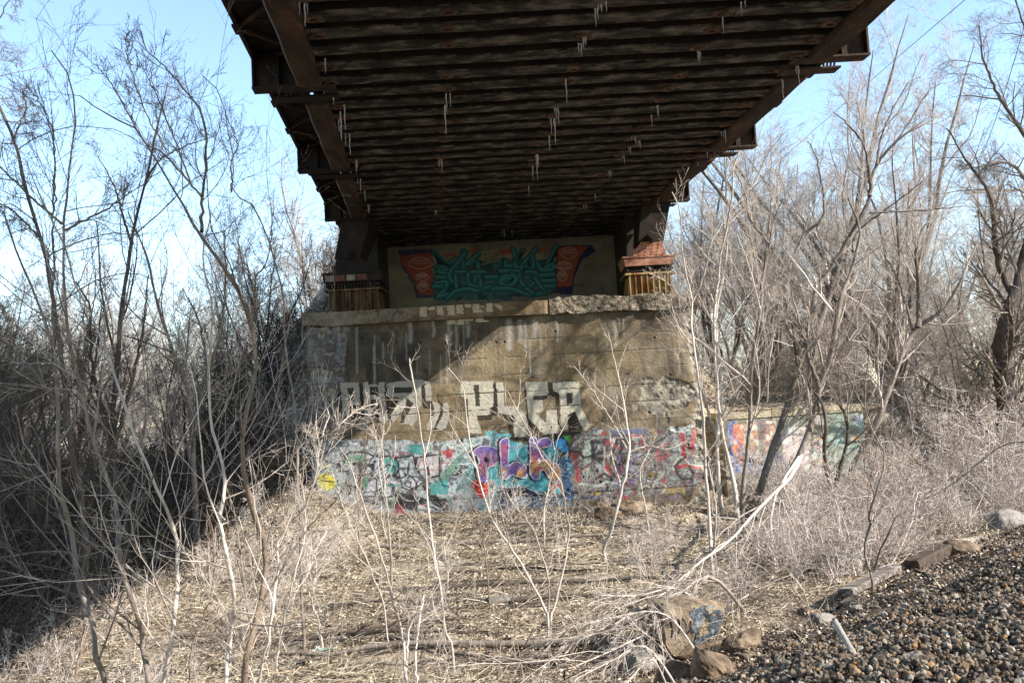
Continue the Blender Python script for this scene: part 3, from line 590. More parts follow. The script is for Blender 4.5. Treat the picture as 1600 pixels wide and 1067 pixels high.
for q in strokes:
    q = smooth_path(q, 5); bw.line(q, 9.5, (.015, .03, .03), .9); bw.line(q, 7, TEA, 1); bw.line([(a - .7, b - .8) for a, b in q], 1.8, TE2, .6)
for q in [T6(435, 180, 640, 370, 540, 330, 480, 330), T7(735, 110, 740, 200, 660, 300, 640, 300), T7(320, 150, 350, 210, 250, 320), T7(400, 260, 440, 340, 390, 340)]: bw.poly(q, (.012, .02, .02), .85)
for ox, oy, w_, h_, tf in [(140, 250, 270, 130, T6), (230, 430, 150, 90, T6), (250, 540, 120, 100, T6), (770, 120, 190, 130, T7), (720, 290, 180, 80, T7), (735, 390, 110, 110, T7)]:
    q = [(ox + w_ * (.5 + .5 * math.cos(a) * (1 + .08 * math.sin(5 * a))), oy + h_ * (.5 + .5 * math.sin(a) * (1 + .1 * math.cos(4 * a)))) for a in np.linspace(0, 6.28, 30)]
    bw.line(tf(*[v for p in q for v in p]), 1.3, (.46, .36, .33), .8)
    for r_ in range(max(2, h_ // 45)):
        zz = [];  yb = oy + h_ * (.25 + .5 * r_ / max(1, h_ // 45 - 0.0))
        for t in range(13): zz += [ox + w_ * (.15 + .7 * t / 12), yb + (10 if t % 2 else -10)]
        bw.line(tf(*zz), 1.1, (.46, .36, .33), .7)
YL = (.34, .32, .14)
for q in [T6(1010, 270, 1020, 200, 1080, 190, 1080, 240, 1030, 240), T6(1110, 260, 1110, 190, 1200, 180), T6(1110, 220, 1160, 215), T6(1160, 250, 1240, 240, 1230, 200), T6(1000, 180, 1220, 150), T6(1020, 330, 1230, 270)]: bw.line(q, 1.5, YL, .9)
bw.noisy(T7(920, 530, 1120, 535, 1110, 550, 930, 560), [None, (.05, .04, .03)], .3, 3, .8)
bw.mesh('back_wall', .01 * (fbm(bw.X * 2, bw.Z * 2, 8) - .5), M['backwall'], abut, OA)
mb = MB(); mb.box((xb0, YB + .02, ztop - .4), (xb1, YB + .9, 7.29)); mb.build('back_wall_core', M['footing'], abut, origin=OA)
mb = MB()
xp = P(968, 420, 22.6)[0]; mb.box((xp, 21.0, ztop - .1), (xp + .42, YB - .01, HZ + .3)); mb.build('shade_pier', M['concrete_shade'], abut, origin=OA)  # pier added dark for the unlit gap, extended to keep sun off the mural
mb = MB(); xq = P(600, 420, 22.6)[0]; mb.box((xq - .42, 21.6, ztop - .1), (xq, YB - .01, HZ + .3)); mb.build('shade_pier', M['concrete_shade'], abut, origin=OA)
roughbox('footing', (wl + .9, YW - .45, -.6), (wr - .1, YW + .05, -.02), .07, .05, 21, M['footing'], abut, OA)

# ------------------------------------------------------------ wing wall on the right
a0 = np.array([P(1132, 700, 20.0)[0], 20.0]); a1 = np.array([P(1352, 690, 21.2)[0], 21.2])
Lw = np.linalg.norm(a1 - a0); dw = (a1 - a0) / Lw
wing = empty('wing_wall', (a0[0], a0[1], 0), 'low concrete wing wall with faded orange, blue and mint graffiti behind the trees right of the abutment', 'wall')
OW = np.array([a0[0], a0[1], 0])
slope = dw[1] / dw[0]
wc = Canvas(a0[0], a1[0], -.3, 1.72, lambda x, z: a0[1] + (x - a0[0]) * slope, .018)
T8 = TF(320 / 1552, 1080, 580)
wc.noisy(T8(250, 290, 1560, 250, 1560, 900, 250, 850), [(.20, .19, .14), (.30, .28, .22), (.42, .41, .35), (.26, .26, .20)], .05, 5, .8)
wc.noisy(T8(270, 380, 330, 370, 400, 750, 330, 780, 290, 600), [(.08, .13, .34), (.16, .22, .42), (.40, .36, .45)], .12, 6, .95)
wc.noisy(T8(310, 400, 400, 400, 400, 700, 360, 710, 310, 600), [(.48, .16, .09), (.55, .24, .15), (.48, .18, .10), (.6, .45, .4)], .12, 7, .95)
wc.noisy(T8(420, 370, 640, 370, 600, 640, 420, 640), [(.60, .54, .44), (.62, .56, .50), (.52, .30, .18), (.28, .18, .18)], .12, 8, .9)
wc.noisy(T8(400, 620, 760, 640, 740, 800, 400, 790), [(.08, .12, .28), (.45, .42, .42), (.05, .06, .12), (.30, .28, .42)], .14, 9, .9)
wc.noisy(T8(680, 420, 900, 420, 900, 760, 700, 700), [(.62, .55, .48), (.62, .48, .46), (.58, .58, .54)], .1, 10, .9)
wc.noisy(T8(930, 480, 1040, 480, 1020, 860, 920, 860), [(.10, .10, .12), (.55, .40, .44), (.55, .35, .22), (.52, .60, .56)], .14, 11, .9)
wc.noisy(T8(1000, 300, 1560, 300, 1540, 760, 1060, 800), [(.24, .27, .20), (.26, .42, .34), (.32, .34, .27), (.34, .50, .42)], .08, 12, .7)
wc.noisy(T8(1230, 320, 1310, 330, 1290, 420, 1230, 400), [(.45, .55, .62), (.60, .52, .54)], .1, 13, .9)
for q, w_, col in [(T8(320, 330, 310, 480, 380, 560, 350, 700), 3, (.08, .10, .3)), (T8(470, 290, 520, 420, 540, 620), 9, (.10, .10, .10)), (T8(370, 560, 400, 620, 370, 640, 350, 590), 2, (.1, .1, .25)), (T8(520, 370, 620, 370, 620, 400, 530, 420), 2.5, (.12, .12, .16)), (T8(640, 640, 700, 700), 12, (.05, .06, .1)), (T8(1230, 520, 1270, 500), 8, (.55, .26, .12)), (T8(280, 300, 270, 380), 14, (.14, .13, .12))]:
    wc.line(q, w_, col, .7, 2)
wc.chips(T8(250, 290, 1560, 290, 1560, 860, 250, 860), .26, .4, .2, 14)
wc.C[..., :3] *= .72
wc.mesh('wall_face', .02 * (fbm(wc.X * 3, wc.Z * 3, 3) - .5), M['concrete'], wing, OW)
def wx(V):
    V = V.copy(); u = V[:, 0].copy(); v = V[:, 1].copy(); V[:, 0] = a0[0] + u * dw[0] - v * dw[1]; V[:, 1] = a0[1] + u * dw[1] + v * dw[0]; return V
mb = MB(); mb.box((0, .015, -.6), (Lw, .5, 1.70)); mb.build('wall_body', M['footing'], wing, origin=OW, xf=wx)
mb = MB()
for k in range(3):
    mb.box((k * Lw / 3 + .01, -.03 - .004 * k, 1.715), ((k + 1) * Lw / 3 - .01, .55, 1.86 + .01 * k))
mb.build('wall_cap', M['footing'], wing, origin=OW, xf=wx)
# ------------------------------------------------------------ the bridge (skewed frame: k across, y along, z up)
SK = -.0957; HZ = 6.6
def sk(V): V = np.array(V, float); V[:, 0] += SK * V[:, 1]; return V
KL, KR = -1.35, 5.26
Y0, Y1 = -12.0, 23.36
bridge = empty('railway_bridge', (1.6 + SK * 20, 20, HZ), 'rusted black steel bridge overhead with ribbed trough floor and side brackets', 'bridge')
OB = np.array([1.6 + SK * 20, 20, HZ])
def bb(mb_, name, m, parent=bridge, smooth=False):
    V = sk(np.concatenate(mb_.v)); F = []
    if mb_.q: F.append(np.concatenate(mb_.q))
    if mb_.t: F.append(np.concatenate(mb_.t))
    return big(name, V, F, m, parent, smooth, origin=OB)
def rivets(mb_, pts, r=.014, h=.008, n=(0, 0, -1)):
    # small domes: 5-sided caps
    pts = np.asarray(pts, float)
    nrm = np.array(n, float); u = np.array([1.0, 0, 0]) if abs(nrm[0]) < .9 else np.array([0, 1.0, 0]); v = np.cross(nrm, u)
    a = np.arange(5) * 2 * np.pi / 5
    ring = pts[:, None, :] + r * (np.cos(a)[None, :, None] * u + np.sin(a)[None, :, None] * v)
    top = pts[:, None, :] + nrm * h
    V = np.concatenate([ring, top], 1).reshape(-1, 3); b = np.arange(len(pts))[:, None] * 6
    T = np.stack([b + np.arange(5)[None, :], b + (np.arange(5) + 1)[None, :] % 5, np.broadcast_to(b + 5, (len(pts), 5))], -1).reshape(-1, 3)
    mb_.add(V, None, T)
pitch = .47
ny = int((Y1 - Y0) / pitch)
brY = [11.42 - 4.02 * j for j in range(5, -3, -1)]      # outrigger positions
drains = [-1.05, .43, 2.05, 3.54, 4.95]
for i in range(ny):
    y = Y1 - .30 - i * pitch; mb = MB(); z = HZ + random.uniform(-.014, .014)
    a, b = KL + .15, KR - .13
    nseg = 24; xs = np.linspace(a, b, nseg + 1); dz = np.array([.004 * math.sin(x * 3 + i) for x in xs])
    prof = [(-.125, 0), (.125, 0), (.13, .02), (-.13, .02)]
    V = [(x, y + p, z + q + d) for x, d in zip(xs, dz) for p, q in prof]; n = len(prof)
    Q = [(s * n + j, s * n + (j + 1) % n, (s + 1) * n + (j + 1) % n, (s + 1) * n + j) for s in range(nseg) for j in range(n)]
    mb.add(V, np.array(Q)[:, ::-1])
    if y > 4:
        xs = np.arange(a + .1, b, .17); pts = [(x + random.uniform(-.01, .01), y + s * .085, z - .001) for x in xs for s in (-1, 1)]
        rivets(mb, [q for q in pts if random.random() > .06], .017, .012)
        for (qa, qb) in random.choice([[], [], [(a + .5, 1.0)], [(2.2, b - .9)], [(a + .5, 1.0), (2.2, b - .9)]]):
            xq = random.uniform(qa, qb); mb.box((xq, y - .10, z - .014), (xq + random.uniform(.35, .6), y + .10, z - .001))
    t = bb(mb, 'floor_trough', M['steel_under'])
    m2 = MB(); p2 = [(-.118, .021), (.118, .021), (.128, .33), (.233, .35), (.233, .37), (.105, .345), (.095, .04), (-.095, .04), (-.105, .345), (-.233, .37), (-.233, .35), (-.128, .33)]; n = len(p2)
    V = [(x, y + p, z + q) for x in (a, b) for p, q in p2]; m2.add(V, np.array([(j, n + j, n + (j + 1) % n, (j + 1) % n) for j in range(n)])); bb(m2, 'trough_web', M['steel_dark'], t)  # webs in darker steel than the flange, painting shade into the gaps
    if y > 8:
        for kx in drains:
            if random.random() < .3: continue
            m2 = MB(); r0, r1 = .035, .075; aa = np.arange(9) * 2 * np.pi / 8; kk = kx + random.uniform(-.03, .03)
            V = []
            for an in aa[:8]:
                for rr, zz in ((r0, -.018), (r1, -.022), (r1 + .01, .002), (r0, .002)): V.append((kk + rr * math.cos(an) * 1.25, y + rr * math.sin(an), z + zz - .003))
            Q = [(j * 4 + q, j * 4 + (q + 1) % 4, ((j + 1) % 8) * 4 + (q + 1) % 4, ((j + 1) % 8) * 4 + q) for j in range(8) for q in range(4)]
            m2.add(V, Q); bb(m2, 'drain_ring', M['ringrust'], t)
mb = MB(); mb.box((KL + .05, Y0, HZ + .385), (KR - .05, Y1 + .2, HZ + .5)); bb(mb, 'deck_plate', M['steel_dark'])
for K, sgn in ((KL, -1), (KR, 1)):
    mb = MB(); mb.box((K - .012, Y0, HZ + .03), (K + .012, Y1 - .1, HZ + 1.5)); mb.box((K - .17, Y0, HZ + 1.5), (K + .17, Y1 - 3.2, HZ + 1.56))
    yy = Y0 + .3
    while yy < Y1 - 3.3:
        mb.box((K + sgn * .013, yy, HZ + .05), (K + sgn * .12, yy + .015, HZ + 1.49)); yy += .98
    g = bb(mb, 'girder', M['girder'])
    # bottom flange: cover plates of stepped width, each between two brackets
    for j in range(len(brY) - 1):
        pass
    mb = MB(); ys = sorted(brY); segs = [(Y0, ys[0])] + [(ys[j] + .62, ys[j + 1] - .12) for j in range(len(ys) - 1)] + [(ys[-1] + .62, 22.6)]
    for (ya, yb) in segs:
        if yb <= ya: continue
        n = 16; yv = np.linspace(ya, yb, n); V = []
        for t in yv:
            w = .165 + .006 * math.sin(t * 5); dzz = .006 * math.sin(t * 2.3 + K)
            for p, q in ((-w, 0), (-w + .03, -.035), (w - .03, -.035), (w, 0), (w, .045), (-w, .045)): V.append((K + p, t, HZ - .03 + q + dzz))
        Q = [(s * 6 + q, s * 6 + (q + 1) % 6, (s + 1) * 6 + (q + 1) % 6, (s + 1) * 6 + q) for s in range(n - 1) for q in range(6)]
        mb.add(V, np.array(Q)[:, ::-1]); e = (n - 1) * 6; mb.q.append(np.array([(mb.n - n * 6 + 0, mb.n - n * 6 + 1, mb.n - n * 6 + 2, mb.n - n * 6 + 3), (mb.n - n * 6, mb.n - n * 6 + 3, mb.n - n * 6 + 4, mb.n - n * 6 + 5), (mb.n - 6 + 3, mb.n - 6 + 2, mb.n - 6 + 1, mb.n - 6 + 0), (mb.n - 6 + 5, mb.n - 6 + 4, mb.n - 6 + 3, mb.n - 6)]))
        yr = np.arange(ya + .1, yb - .05, .16)
        rivets(mb, [(K + s * .09, t, HZ - .066 + .006 * math.sin(t * 2.3 + K)) for t in yr for s in (-1, 1)], .016, .012)
    bb(mb, 'flange', M['girder'], g)
    # brackets
    ke = -2.10 if sgn < 0 else 5.92
    ki = K + sgn * .17
    for yb in brY:
        for q, (dyq, ke2) in enumerate(((0, ke), (.40, ke - sgn * .2))):
            m2 = MB(); y = yb + dyq; lo, hi = min(ki - sgn * .5, ke2), max(ki - sgn * .5, ke2)
            m2.box((lo, y - .11, HZ - .045), (hi, y + .11, HZ - .02))            # flange
            lo2, hi2 = min(ki, ke2), max(ki, ke2)
            if q == 0:
                m2.box((lo2, y - .008, HZ - .02), (hi2, y + .008, HZ + .46))
                m2.box((ke2 - .03, y - .10, HZ - .02), (ke2 - .005, y + .10, HZ + .46)) if sgn > 0 else m2.box((ke2 + .005, y - .10, HZ - .02), (ke2 + .03, y + .10, HZ + .46))
                m2.box((ke2 - sgn * .35 - .006, y - .08, HZ - .02), (ke2 - sgn * .35 + .006, y + .0, HZ + .46))
                m2.box((lo2, y - .07, HZ + .42), (hi2, y - .009, HZ + .44))
            else:
                m2.box((lo2, y - .03, HZ - .02), (hi2, y + .008, HZ - .0))
                m2.box((lo2, y - .03, HZ + .17), (hi2, y + .008, HZ + .20))
                n = 6; xs = np.linspace(lo2, hi2, n + 1)
                for j in range(n):
                    m2.bar((xs[j], y, HZ - .0), (xs[j] + (hi2 - lo2) / n * .8, y, HZ + .17), .05, .012)
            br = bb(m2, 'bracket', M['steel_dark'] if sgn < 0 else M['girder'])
    # walkway deck outside the girder, planks with gaps, and its edge beam
    mb = MB(); yy = Y0; lo, hi = min(K + sgn * .2, ke), max(K + sgn * .2, ke)
    while yy < Y1 - 2.6:
        w = random.uniform(.17, .2); mb.box((lo, yy, HZ + .465), (hi - random.uniform(0, .02), yy + w, HZ + .52)); yy += w + random.choice([.001, .001, .001, .001, .02])
    bb(mb, 'walkway_plank', M['steel_dark']).name = 'walkway_deck'
    mb = MB(); e0, e1 = (ke, ke + .05) if sgn < 0 else (ke - .05, ke)
    mb.box((e0, Y0, HZ + .36), (e1, Y1 - 2.6, HZ + .74)); mb.box((e0 - .06, Y0, HZ + .74), (e1 + .06, Y1 - 2.6, HZ + .76))
    yy = Y0
    while yy < Y1 - 2.8: mb.box((e0 - .02, yy, HZ + .33), (e1 + .02, yy + .25, HZ + .358)); yy += 1.31
    bb(mb, 'edge_beam', M['steel_dark'])
    mb = MB(); yy = Y0 + .4                              # lattice bracing under the walkway
    while yy < Y1 - 3.6:
        mb.bar((lo, yy, HZ + .40), (hi, yy + .65, HZ + .40), .06, .012); mb.bar((hi, yy + .65, HZ + .40), (lo, yy + 1.3, HZ + .40), .06, .012); yy += 1.3
    bb(mb, 'lattice_bracing', M['girder'])
# end of the girders: dark diaphragm near the back wall
mb = MB(); mb.box((KL - .75, Y1 - 2.5, HZ + .45), (KL - .02, Y1 + .3, HZ + 1.2)); bb(mb, 'end_deck', M['steel_dark'])
mb = MB(); mb.box((KR + .02, Y1 - 2.5, HZ + .45), (KR + .6, Y1 + .3, HZ + 1.2)); bb(mb, 'end_deck', M['steel_dark'])
# track on top
mb = MB(); yy = Y0
while yy < Y1: mb.box((.7, yy, HZ + .5), (3.3, yy + .23, HZ + .68)); yy += .6
bb(mb, 'sleeper', M['tie_dark'])['kind'] = 'stuff'
for k in (1.28, 2.72):
    mb = MB(); mb.box((k - .07, Y0, HZ + .68), (k + .07, Y1, HZ + .70)); mb.box((k - .015, Y0, HZ + .70), (k + .015, Y1, HZ + .79)); mb.box((k - .035, Y0, HZ + .79), (k + .035, Y1, HZ + .82)); bb(mb, 'rail', M['girder'])

# ------------------------------------------------------------ bearings on the bridge seat
ZS = ztop - .02
def bearing(px, w_px, label, matp, matt, tint, side):
    Yc = 19.95; x = P(px, 430, Yc)[0]; o = empty('bridge_bearing', (x, Yc, ZS), label, 'bearing', 'steel bearings under the girders'); O = np.array([x, Yc, ZS])
    w = w_px / 1400 * Yc / 2; d = .48
    zA, zB, zC, zD = ZS + .55, ZS + .70, ZS + .88, HZ - .03
    mb = MB(); wt = w - .07
    mb.hexa([(x - wt, Yc - d + .1, ZS), (x + wt, Yc - d + .1, ZS), (x + wt, Yc + d, ZS), (x - wt, Yc + d, ZS), (x - wt + .06, Yc - d + .12, zA - .04), (x + wt - .06, Yc - d + .12, zA - .04), (x + wt - .06, Yc + d, zA - .04), (x - wt + .06, Yc + d, zA - .04)])
    mb.box((x - w, Yc - d, ZS - .01), (x + w, Yc + d + .05, ZS + .04)); mb.box((x - w + .02, Yc - d + .02, zA - .04), (x + w - .02, Yc + d, zA))
    n = 8
    for j in range(n):
        xx = x - wt + .05 + (2 * wt - .1) * j / (n - 1)
        mb.hexa([(xx - .013, Yc - d + .01, ZS + .04), (xx + .013, Yc - d + .01, ZS + .04), (xx + .013, Yc - d + .12, ZS + .04), (xx - .013, Yc - d + .12, ZS + .04), (xx - .013, Yc - d + .05, zA - .04), (xx + .013, Yc - d + .05, zA - .04), (xx + .013, Yc - d + .13, zA - .04), (xx - .013, Yc - d + .13, zA - .04)])
    mb.build('pedestal', matp, o, origin=O)
    mb = MB(); n = 16
    for j in range(n):
        xx = x - w + .08 + (2 * w - .16) * (j + .5) / n
        mb.tube([(xx, Yc - d + .04, (zA + zB) / 2), (xx, Yc + d - .03, (zA + zB) / 2)], (zB - zA) * .38, 8)
    mb.box((x - w + .12, Yc - d + .12, zA + .001), (x + w - .12, Yc + d - .1, zB - .001))
    mb.build('roller_nest', M['steel_dark'], o, origin=O)
    mb = MB(); mb.hexa([(x - w + .04, Yc - d, zB), (x + w - .04, Yc - d, zB), (x + w - .04, Yc + d, zB), (x - w + .04, Yc + d, zB), (x - w + .0, Yc - d - .02, zC), (x + w - .0, Yc - d - .02, zC), (x + w, Yc + d, zC), (x - w, Yc + d, zC)])
    mb.box((x - w - .02, Yc - d - .04, zC), (x + w + .02, Yc + d + .02, zC + .03))
    bp = mb.build('bearing_plate', matt, o, origin=O)
    if tint:
        for j, cc_ in enumerate(tint):
            if cc_ is None: continue
            mq = MB(); u0 = x - w + .06 + j * .235; mq.box((u0, Yc - d - .024, zB + .02), (u0 + .2, Yc - d - .004, zC - .03)); mq.build('paint_patch', cc_, bp, origin=O)
    # shoe: trapezoid web plates narrowing to the pin
    mb = MB(); a1_, a2 = w * .72, w * .34; zm = zC + .42; lean = side * .10
    for yo in (-.33, -.11, .11, .33):
        mb.hexa([(x - a1_, Yc + yo - .02, zC + .03), (x + a1_, Yc + yo - .02, zC + .03), (x + a1_, Yc + yo + .02, zC + .03), (x - a1_, Yc + yo + .02, zC + .03), (x - a2 + lean, Yc + yo - .02, zm), (x + a2 + lean, Yc + yo - .02, zm), (x + a2 + lean, Yc + yo + .02, zm), (x - a2 + lean, Yc + yo + .02, zm)])
    if side > 0:
        for rr in range(5):
            for cq in range(6):
                zz = zC + .08 + rr * .07; xx = x - a1_ * .8 + cq * a1_ * .32
                if abs(xx - x) < a1_ - (a1_ - a2) * (zz - zC) / .42 - .03: mb.tube([(xx + lean * rr * .2, Yc - .352, zz), (xx + lean * rr * .2, Yc - .365, zz)], [.02, .012], 6)
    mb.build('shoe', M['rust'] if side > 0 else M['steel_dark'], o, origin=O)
    mb = MB(); mb.tube([(x + lean, Yc - .5, zm + .02), (x + lean, Yc + .5, zm + .02)], .11, 12); mb.tube([(x + lean, Yc - .56, zm + .02), (x + lean, Yc - .49, zm + .02)], .07, 6)
    mb.build('pin', M['steel_dark'], o, origin=O)
    mb = MB(); kx = (KL if side < 0 else KR) + SK * Yc
    mb.hexa([(x - .30 + lean, Yc - .36, zm - .06), (x + .26 + lean, Yc - .36, zm - .06), (x + .26 + lean, Yc + .5, zm - .06), (x - .3 + lean, Yc + .5, zm - .06), (kx - .33, Yc - .5, zD), (kx + .3, Yc - .5, zD), (kx + .3, Yc + .8, zD), (kx - .33, Yc + .8, zD)])
    mb.build('top_shoe', M['steel_dark'], o, origin=O)
OW_ = mat('faded_white_paint', [(.35, (.05, .04, .03)), (.65, (.27, .23, .18))], 6, 5, .8, .3); OR_ = mat('faded_orange_paint', [(.35, (.04, .018, .012)), (.7, (.20, .075, .045))], 6, 5, .8, .3)
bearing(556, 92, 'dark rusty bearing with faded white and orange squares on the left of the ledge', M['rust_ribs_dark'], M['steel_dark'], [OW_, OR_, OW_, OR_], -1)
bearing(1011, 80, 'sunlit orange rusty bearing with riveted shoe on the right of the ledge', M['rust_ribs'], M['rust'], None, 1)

# ------------------------------------------------------------ icicles
ic = [(930, 18, 26), (947, 4, 16), (884, 125, 38), (866, 185, 44), (872, 170, 26), (838, 245, 40), (832, 262, 22), (858, 215, 22), (826, 292, 14), (800, 362, 10), (532, 178, 44), (538, 165, 40), (546, 212, 32), (529, 186, 22), (695, 168, 44), (697, 150, 30), (690, 252, 20), (788, 362, 14), (1092, 84, 16), (1129, 30, 24),
      (1158, 8, 18), (1018, 183, 16), (1028, 168, 18), (1222, 125, 30), (1247, 105, 28), (1133, 206, 18), (992, 215, 10), (975, 243, 14), (952, 270, 10), (930, 305, 10), (911, 60, 20), (908, 72, 18), (508, 96, 20), (521, 150, 14), (476, 10, 34), (1000, 222, 12), (1105, 236, 12), (1090, 250, 10), (556, 252, 20), (563, 282, 18), (570, 300, 16), (680, 330, 8), (575, 322, 12), (916, 322, 8), (985, 232, 10), (940, 8, 12)]
for k, (px, py, ln) in enumerate(ic):
    p = onz(px, py, HZ - .02)
    if p[1] > 23.5: continue
    L = ln * p[1] / 1400; o = empty('icicle', p, 'pale icicles hanging in a small cluster from the rusty trough floor', 'icicle', 'icicles hanging under the bridge floor')
    mb = MB()
    for j in range(random.choice([1, 2, 2, 3])):
        dx, dyy = (random.uniform(-.06, .06), random.uniform(-.03, .03)) if j else (0, 0); l = L * (1 if j == 0 else random.uniform(.3, .8)); r = .007 + .009 * l
        zs = np.linspace(.03, -l, 6); pts = [(p[0] + dx + .004 * math.sin(q * 2 + k), p[1] + dyy, p[2] + zz) for q, zz in enumerate(zs)]
        mb.tube(pts, [r * 1.3, r, r * .8, r * .62, r * .4, .002], 6)
    o2 = mb.build('ice', M['ice'], o, True, origin=p)
# ------------------------------------------------------------ plants: growth of bare branches
def unit(v): return v / (np.linalg.norm(v, axis=-1, keepdims=True) + 1e-9)
def grow(par, pr, n, t=(.2, 1), ln=(.3, .5), ang=(30, 60), Pn=5, trop=.15, wob=.12, rr=.55, rmin=.002, taper=.4, shrink=.6, Labs=None):
    N, Pp, _ = par.shape; Mn = N * n
    idx = np.repeat(np.arange(N), n)
    tt = (np.tile(np.arange(n), N) + rng.random(Mn)) / n; tt = t[0] + (t[1] - t[0]) * tt
    s = np.clip(tt, 0, .9999) * (Pp - 1); i = s.astype(int); f = (s - i)[:, None]
    p0 = par[idx, i]; p1 = par[idx, i + 1]; pos = p0 * (1 - f) + p1 * f; tan = unit(p1 - p0)
    r = pr[idx, i] * (1 - f[:, 0]) + pr[idx, i + 1] * f[:, 0]
    seglen = np.linalg.norm(np.diff(par, axis=1), axis=2).sum(1)[idx] if Labs is None else np.full(Mn, Labs)
    L = seglen * rng.uniform(ln[0], ln[1], Mn) * (1 - shrink * tt)
    a = np.radians(rng.uniform(ang[0], ang[1], Mn))[:, None]
    pv = unit(np.cross(tan, rng.normal(size=(Mn, 3))))
    d = np.cos(a) * tan + np.sin(a) * pv
    pts = np.empty((Mn, Pn, 3)); pts[:, 0] = pos; d = unit(d)
    for j in range(1, Pn):
        d = unit(d + wob * rng.normal(size=(Mn, 3)) + np.array([0, 0, trop]))
        pts[:, j] = pts[:, j - 1] + d * (L / (Pn - 1))[:, None]
    r0 = np.maximum(np.minimum(r * rr * rng.uniform(.7, 1.1, Mn), L * .03 + rmin * .5), rmin)
    rad = r0[:, None] * np.linspace(1, taper, Pn)[None, :]; rad = np.maximum(rad, rmin * .6)
    return pts, rad
def resample(pts, n):
    pts = np.array(smooth_path([np.array(p) for p in pts], 6)); d = np.r_[0, np.cumsum(np.linalg.norm(np.diff(pts, axis=0), axis=1))]
    t = np.linspace(0, d[-1], n); return np.stack([np.interp(t, d, pts[:, k]) for k in range(3)], 1)
def join(parts):
    V = []; Q = []; n = 0
    for v, q in parts: V.append(v); Q.append(q + n); n += len(v)
    return np.concatenate(V), np.concatenate(Q)
def crown(stems, rads, levels, sides=3):
    # stems (N,P,3); levels: list of kwargs for grow
    out = []; par, pr = stems, rads
    for kw in levels:
        par, pr = grow(par, pr, **kw); out.append(tubes(par, pr, sides if len(out) else 4))
    return join(out)
def thing_tree(name, label, cat, stems, rads, levels, m, m2=None, group=None, base=None, sides=7):
    base = stems[0, 0] if base is None else base
    o = empty(name, base, label, cat, group)
    V, Q = tubes(stems, rads, sides); big('trunk' if name == 'bare_tree' else 'stem', V, Q, m, o, True, origin=base)
    V, Q = crown(stems, rads, levels); big('crown' if name == 'bare_tree' else 'twigs', V, Q, m2 or m, o, True, origin=base)
    return o
def px_stem(path, Y, w0, w1, dep=.25, ground=True, n=30, Yend=None):
    k = len(path); ys = np.linspace(Y, Yend if Yend is not None else Y, k)
    ys = ys + np.array([0] + [dep * math.sin(1.3 * j + path[0][0]) for j in range(1, k)])
    pts = [P(a, b, yy) for (a, b), yy in zip(path, ys)]
    if ground:
        g = pts[0].copy(); dz = Hs(g[0], g[1]) - .06
        if g[2] > dz + .05: g2 = g.copy(); g2[2] = dz; g2[0] += (pts[0] - pts[1])[0] * .2; pts = [g2] + pts
        else: pts[0][2] = min(pts[0][2], dz + .02)
    n0 = n; pts = resample(pts, n); pts[1:-1] += rng.normal(0, 1, (n - 2, 3)) * np.array([.005, .01, .003]) * (Y / 9) ** .5
    fk = .66 if Y < 13 else .9
    r = np.linspace(w0 / 2 * fk, w1 / 2 * .66, n) * Y / 1400
    r[0] *= 1.25; r = r * rng.uniform(.86, 1.14, n)
    return pts, r
def zp(s, ox, oy, *p): return [(ox + p[i] * s, oy + p[i + 1] * s) for i in range(0, len(p), 2)]

LV_SAP = [dict(n=12, t=(.25, 1), ln=(.22, .42), ang=(25, 60), Pn=7, trop=.10, wob=.12, rr=.55, rmin=.003),
          dict(n=6, t=(.2, 1), ln=(.3, .6), ang=(25, 60), Pn=5, trop=.05, wob=.14, rr=.6, rmin=.0022),
          dict(n=3, t=(.3, 1), ln=(.3, .6), ang=(25, 55), Pn=3, trop=.03, wob=.15, rr=.6, rmin=.0018)]
def lv(n1, n2, n3, n4=0, l1=(.22, .42), rm=1.0, trop=.10, a=(25, 60), t0=.25):
    L = [dict(n=int(n1 * 1.15), t=(t0, 1), ln=l1, ang=a, Pn=8, trop=trop, wob=.12, rr=.5, rmin=.0028 * rm),
         dict(n=int(n2 * 1.0), t=(.12, 1), ln=(.35, .75), ang=(22, 55), Pn=6, trop=trop * .6, wob=.11, rr=.55, rmin=.0021 * rm, shrink=.45),
         dict(n=max(2, n3 - 1), t=(.15, 1), ln=(.35, .75), ang=(22, 55), Pn=4, trop=.03, wob=.10, rr=.6, rmin=.0017 * rm, shrink=.4)]
    if n4: L.append(dict(n=max(1, n4 - 1), t=(.2, 1), ln=(.4, .8), ang=(22, 55), Pn=3, trop=.02, wob=.08, rr=.7, rmin=.0015 * rm, shrink=.3))
    return L
def traced(name, label, cat, paths, m, levels, m2=None, n=30):
    st = [px_stem(*a, n=n, **(b if b else {})) for a, b in paths]
    S = np.array([s[0] for s in st]); Rr = np.array([s[1] for s in st])
    return thing_tree(name, label, cat, S, Rr, levels, m, m2)
Z3 = lambda *p: zp(.375, 0, 0, *p); Z4 = lambda *p: zp(.375, 0, 400, *p); Z5 = lambda *p: zp(.3125, 0, 740, *p)
A_ = lambda *p: [(p[i], p[i + 1]) for i in range(0, len(p), 2)]
D = {}
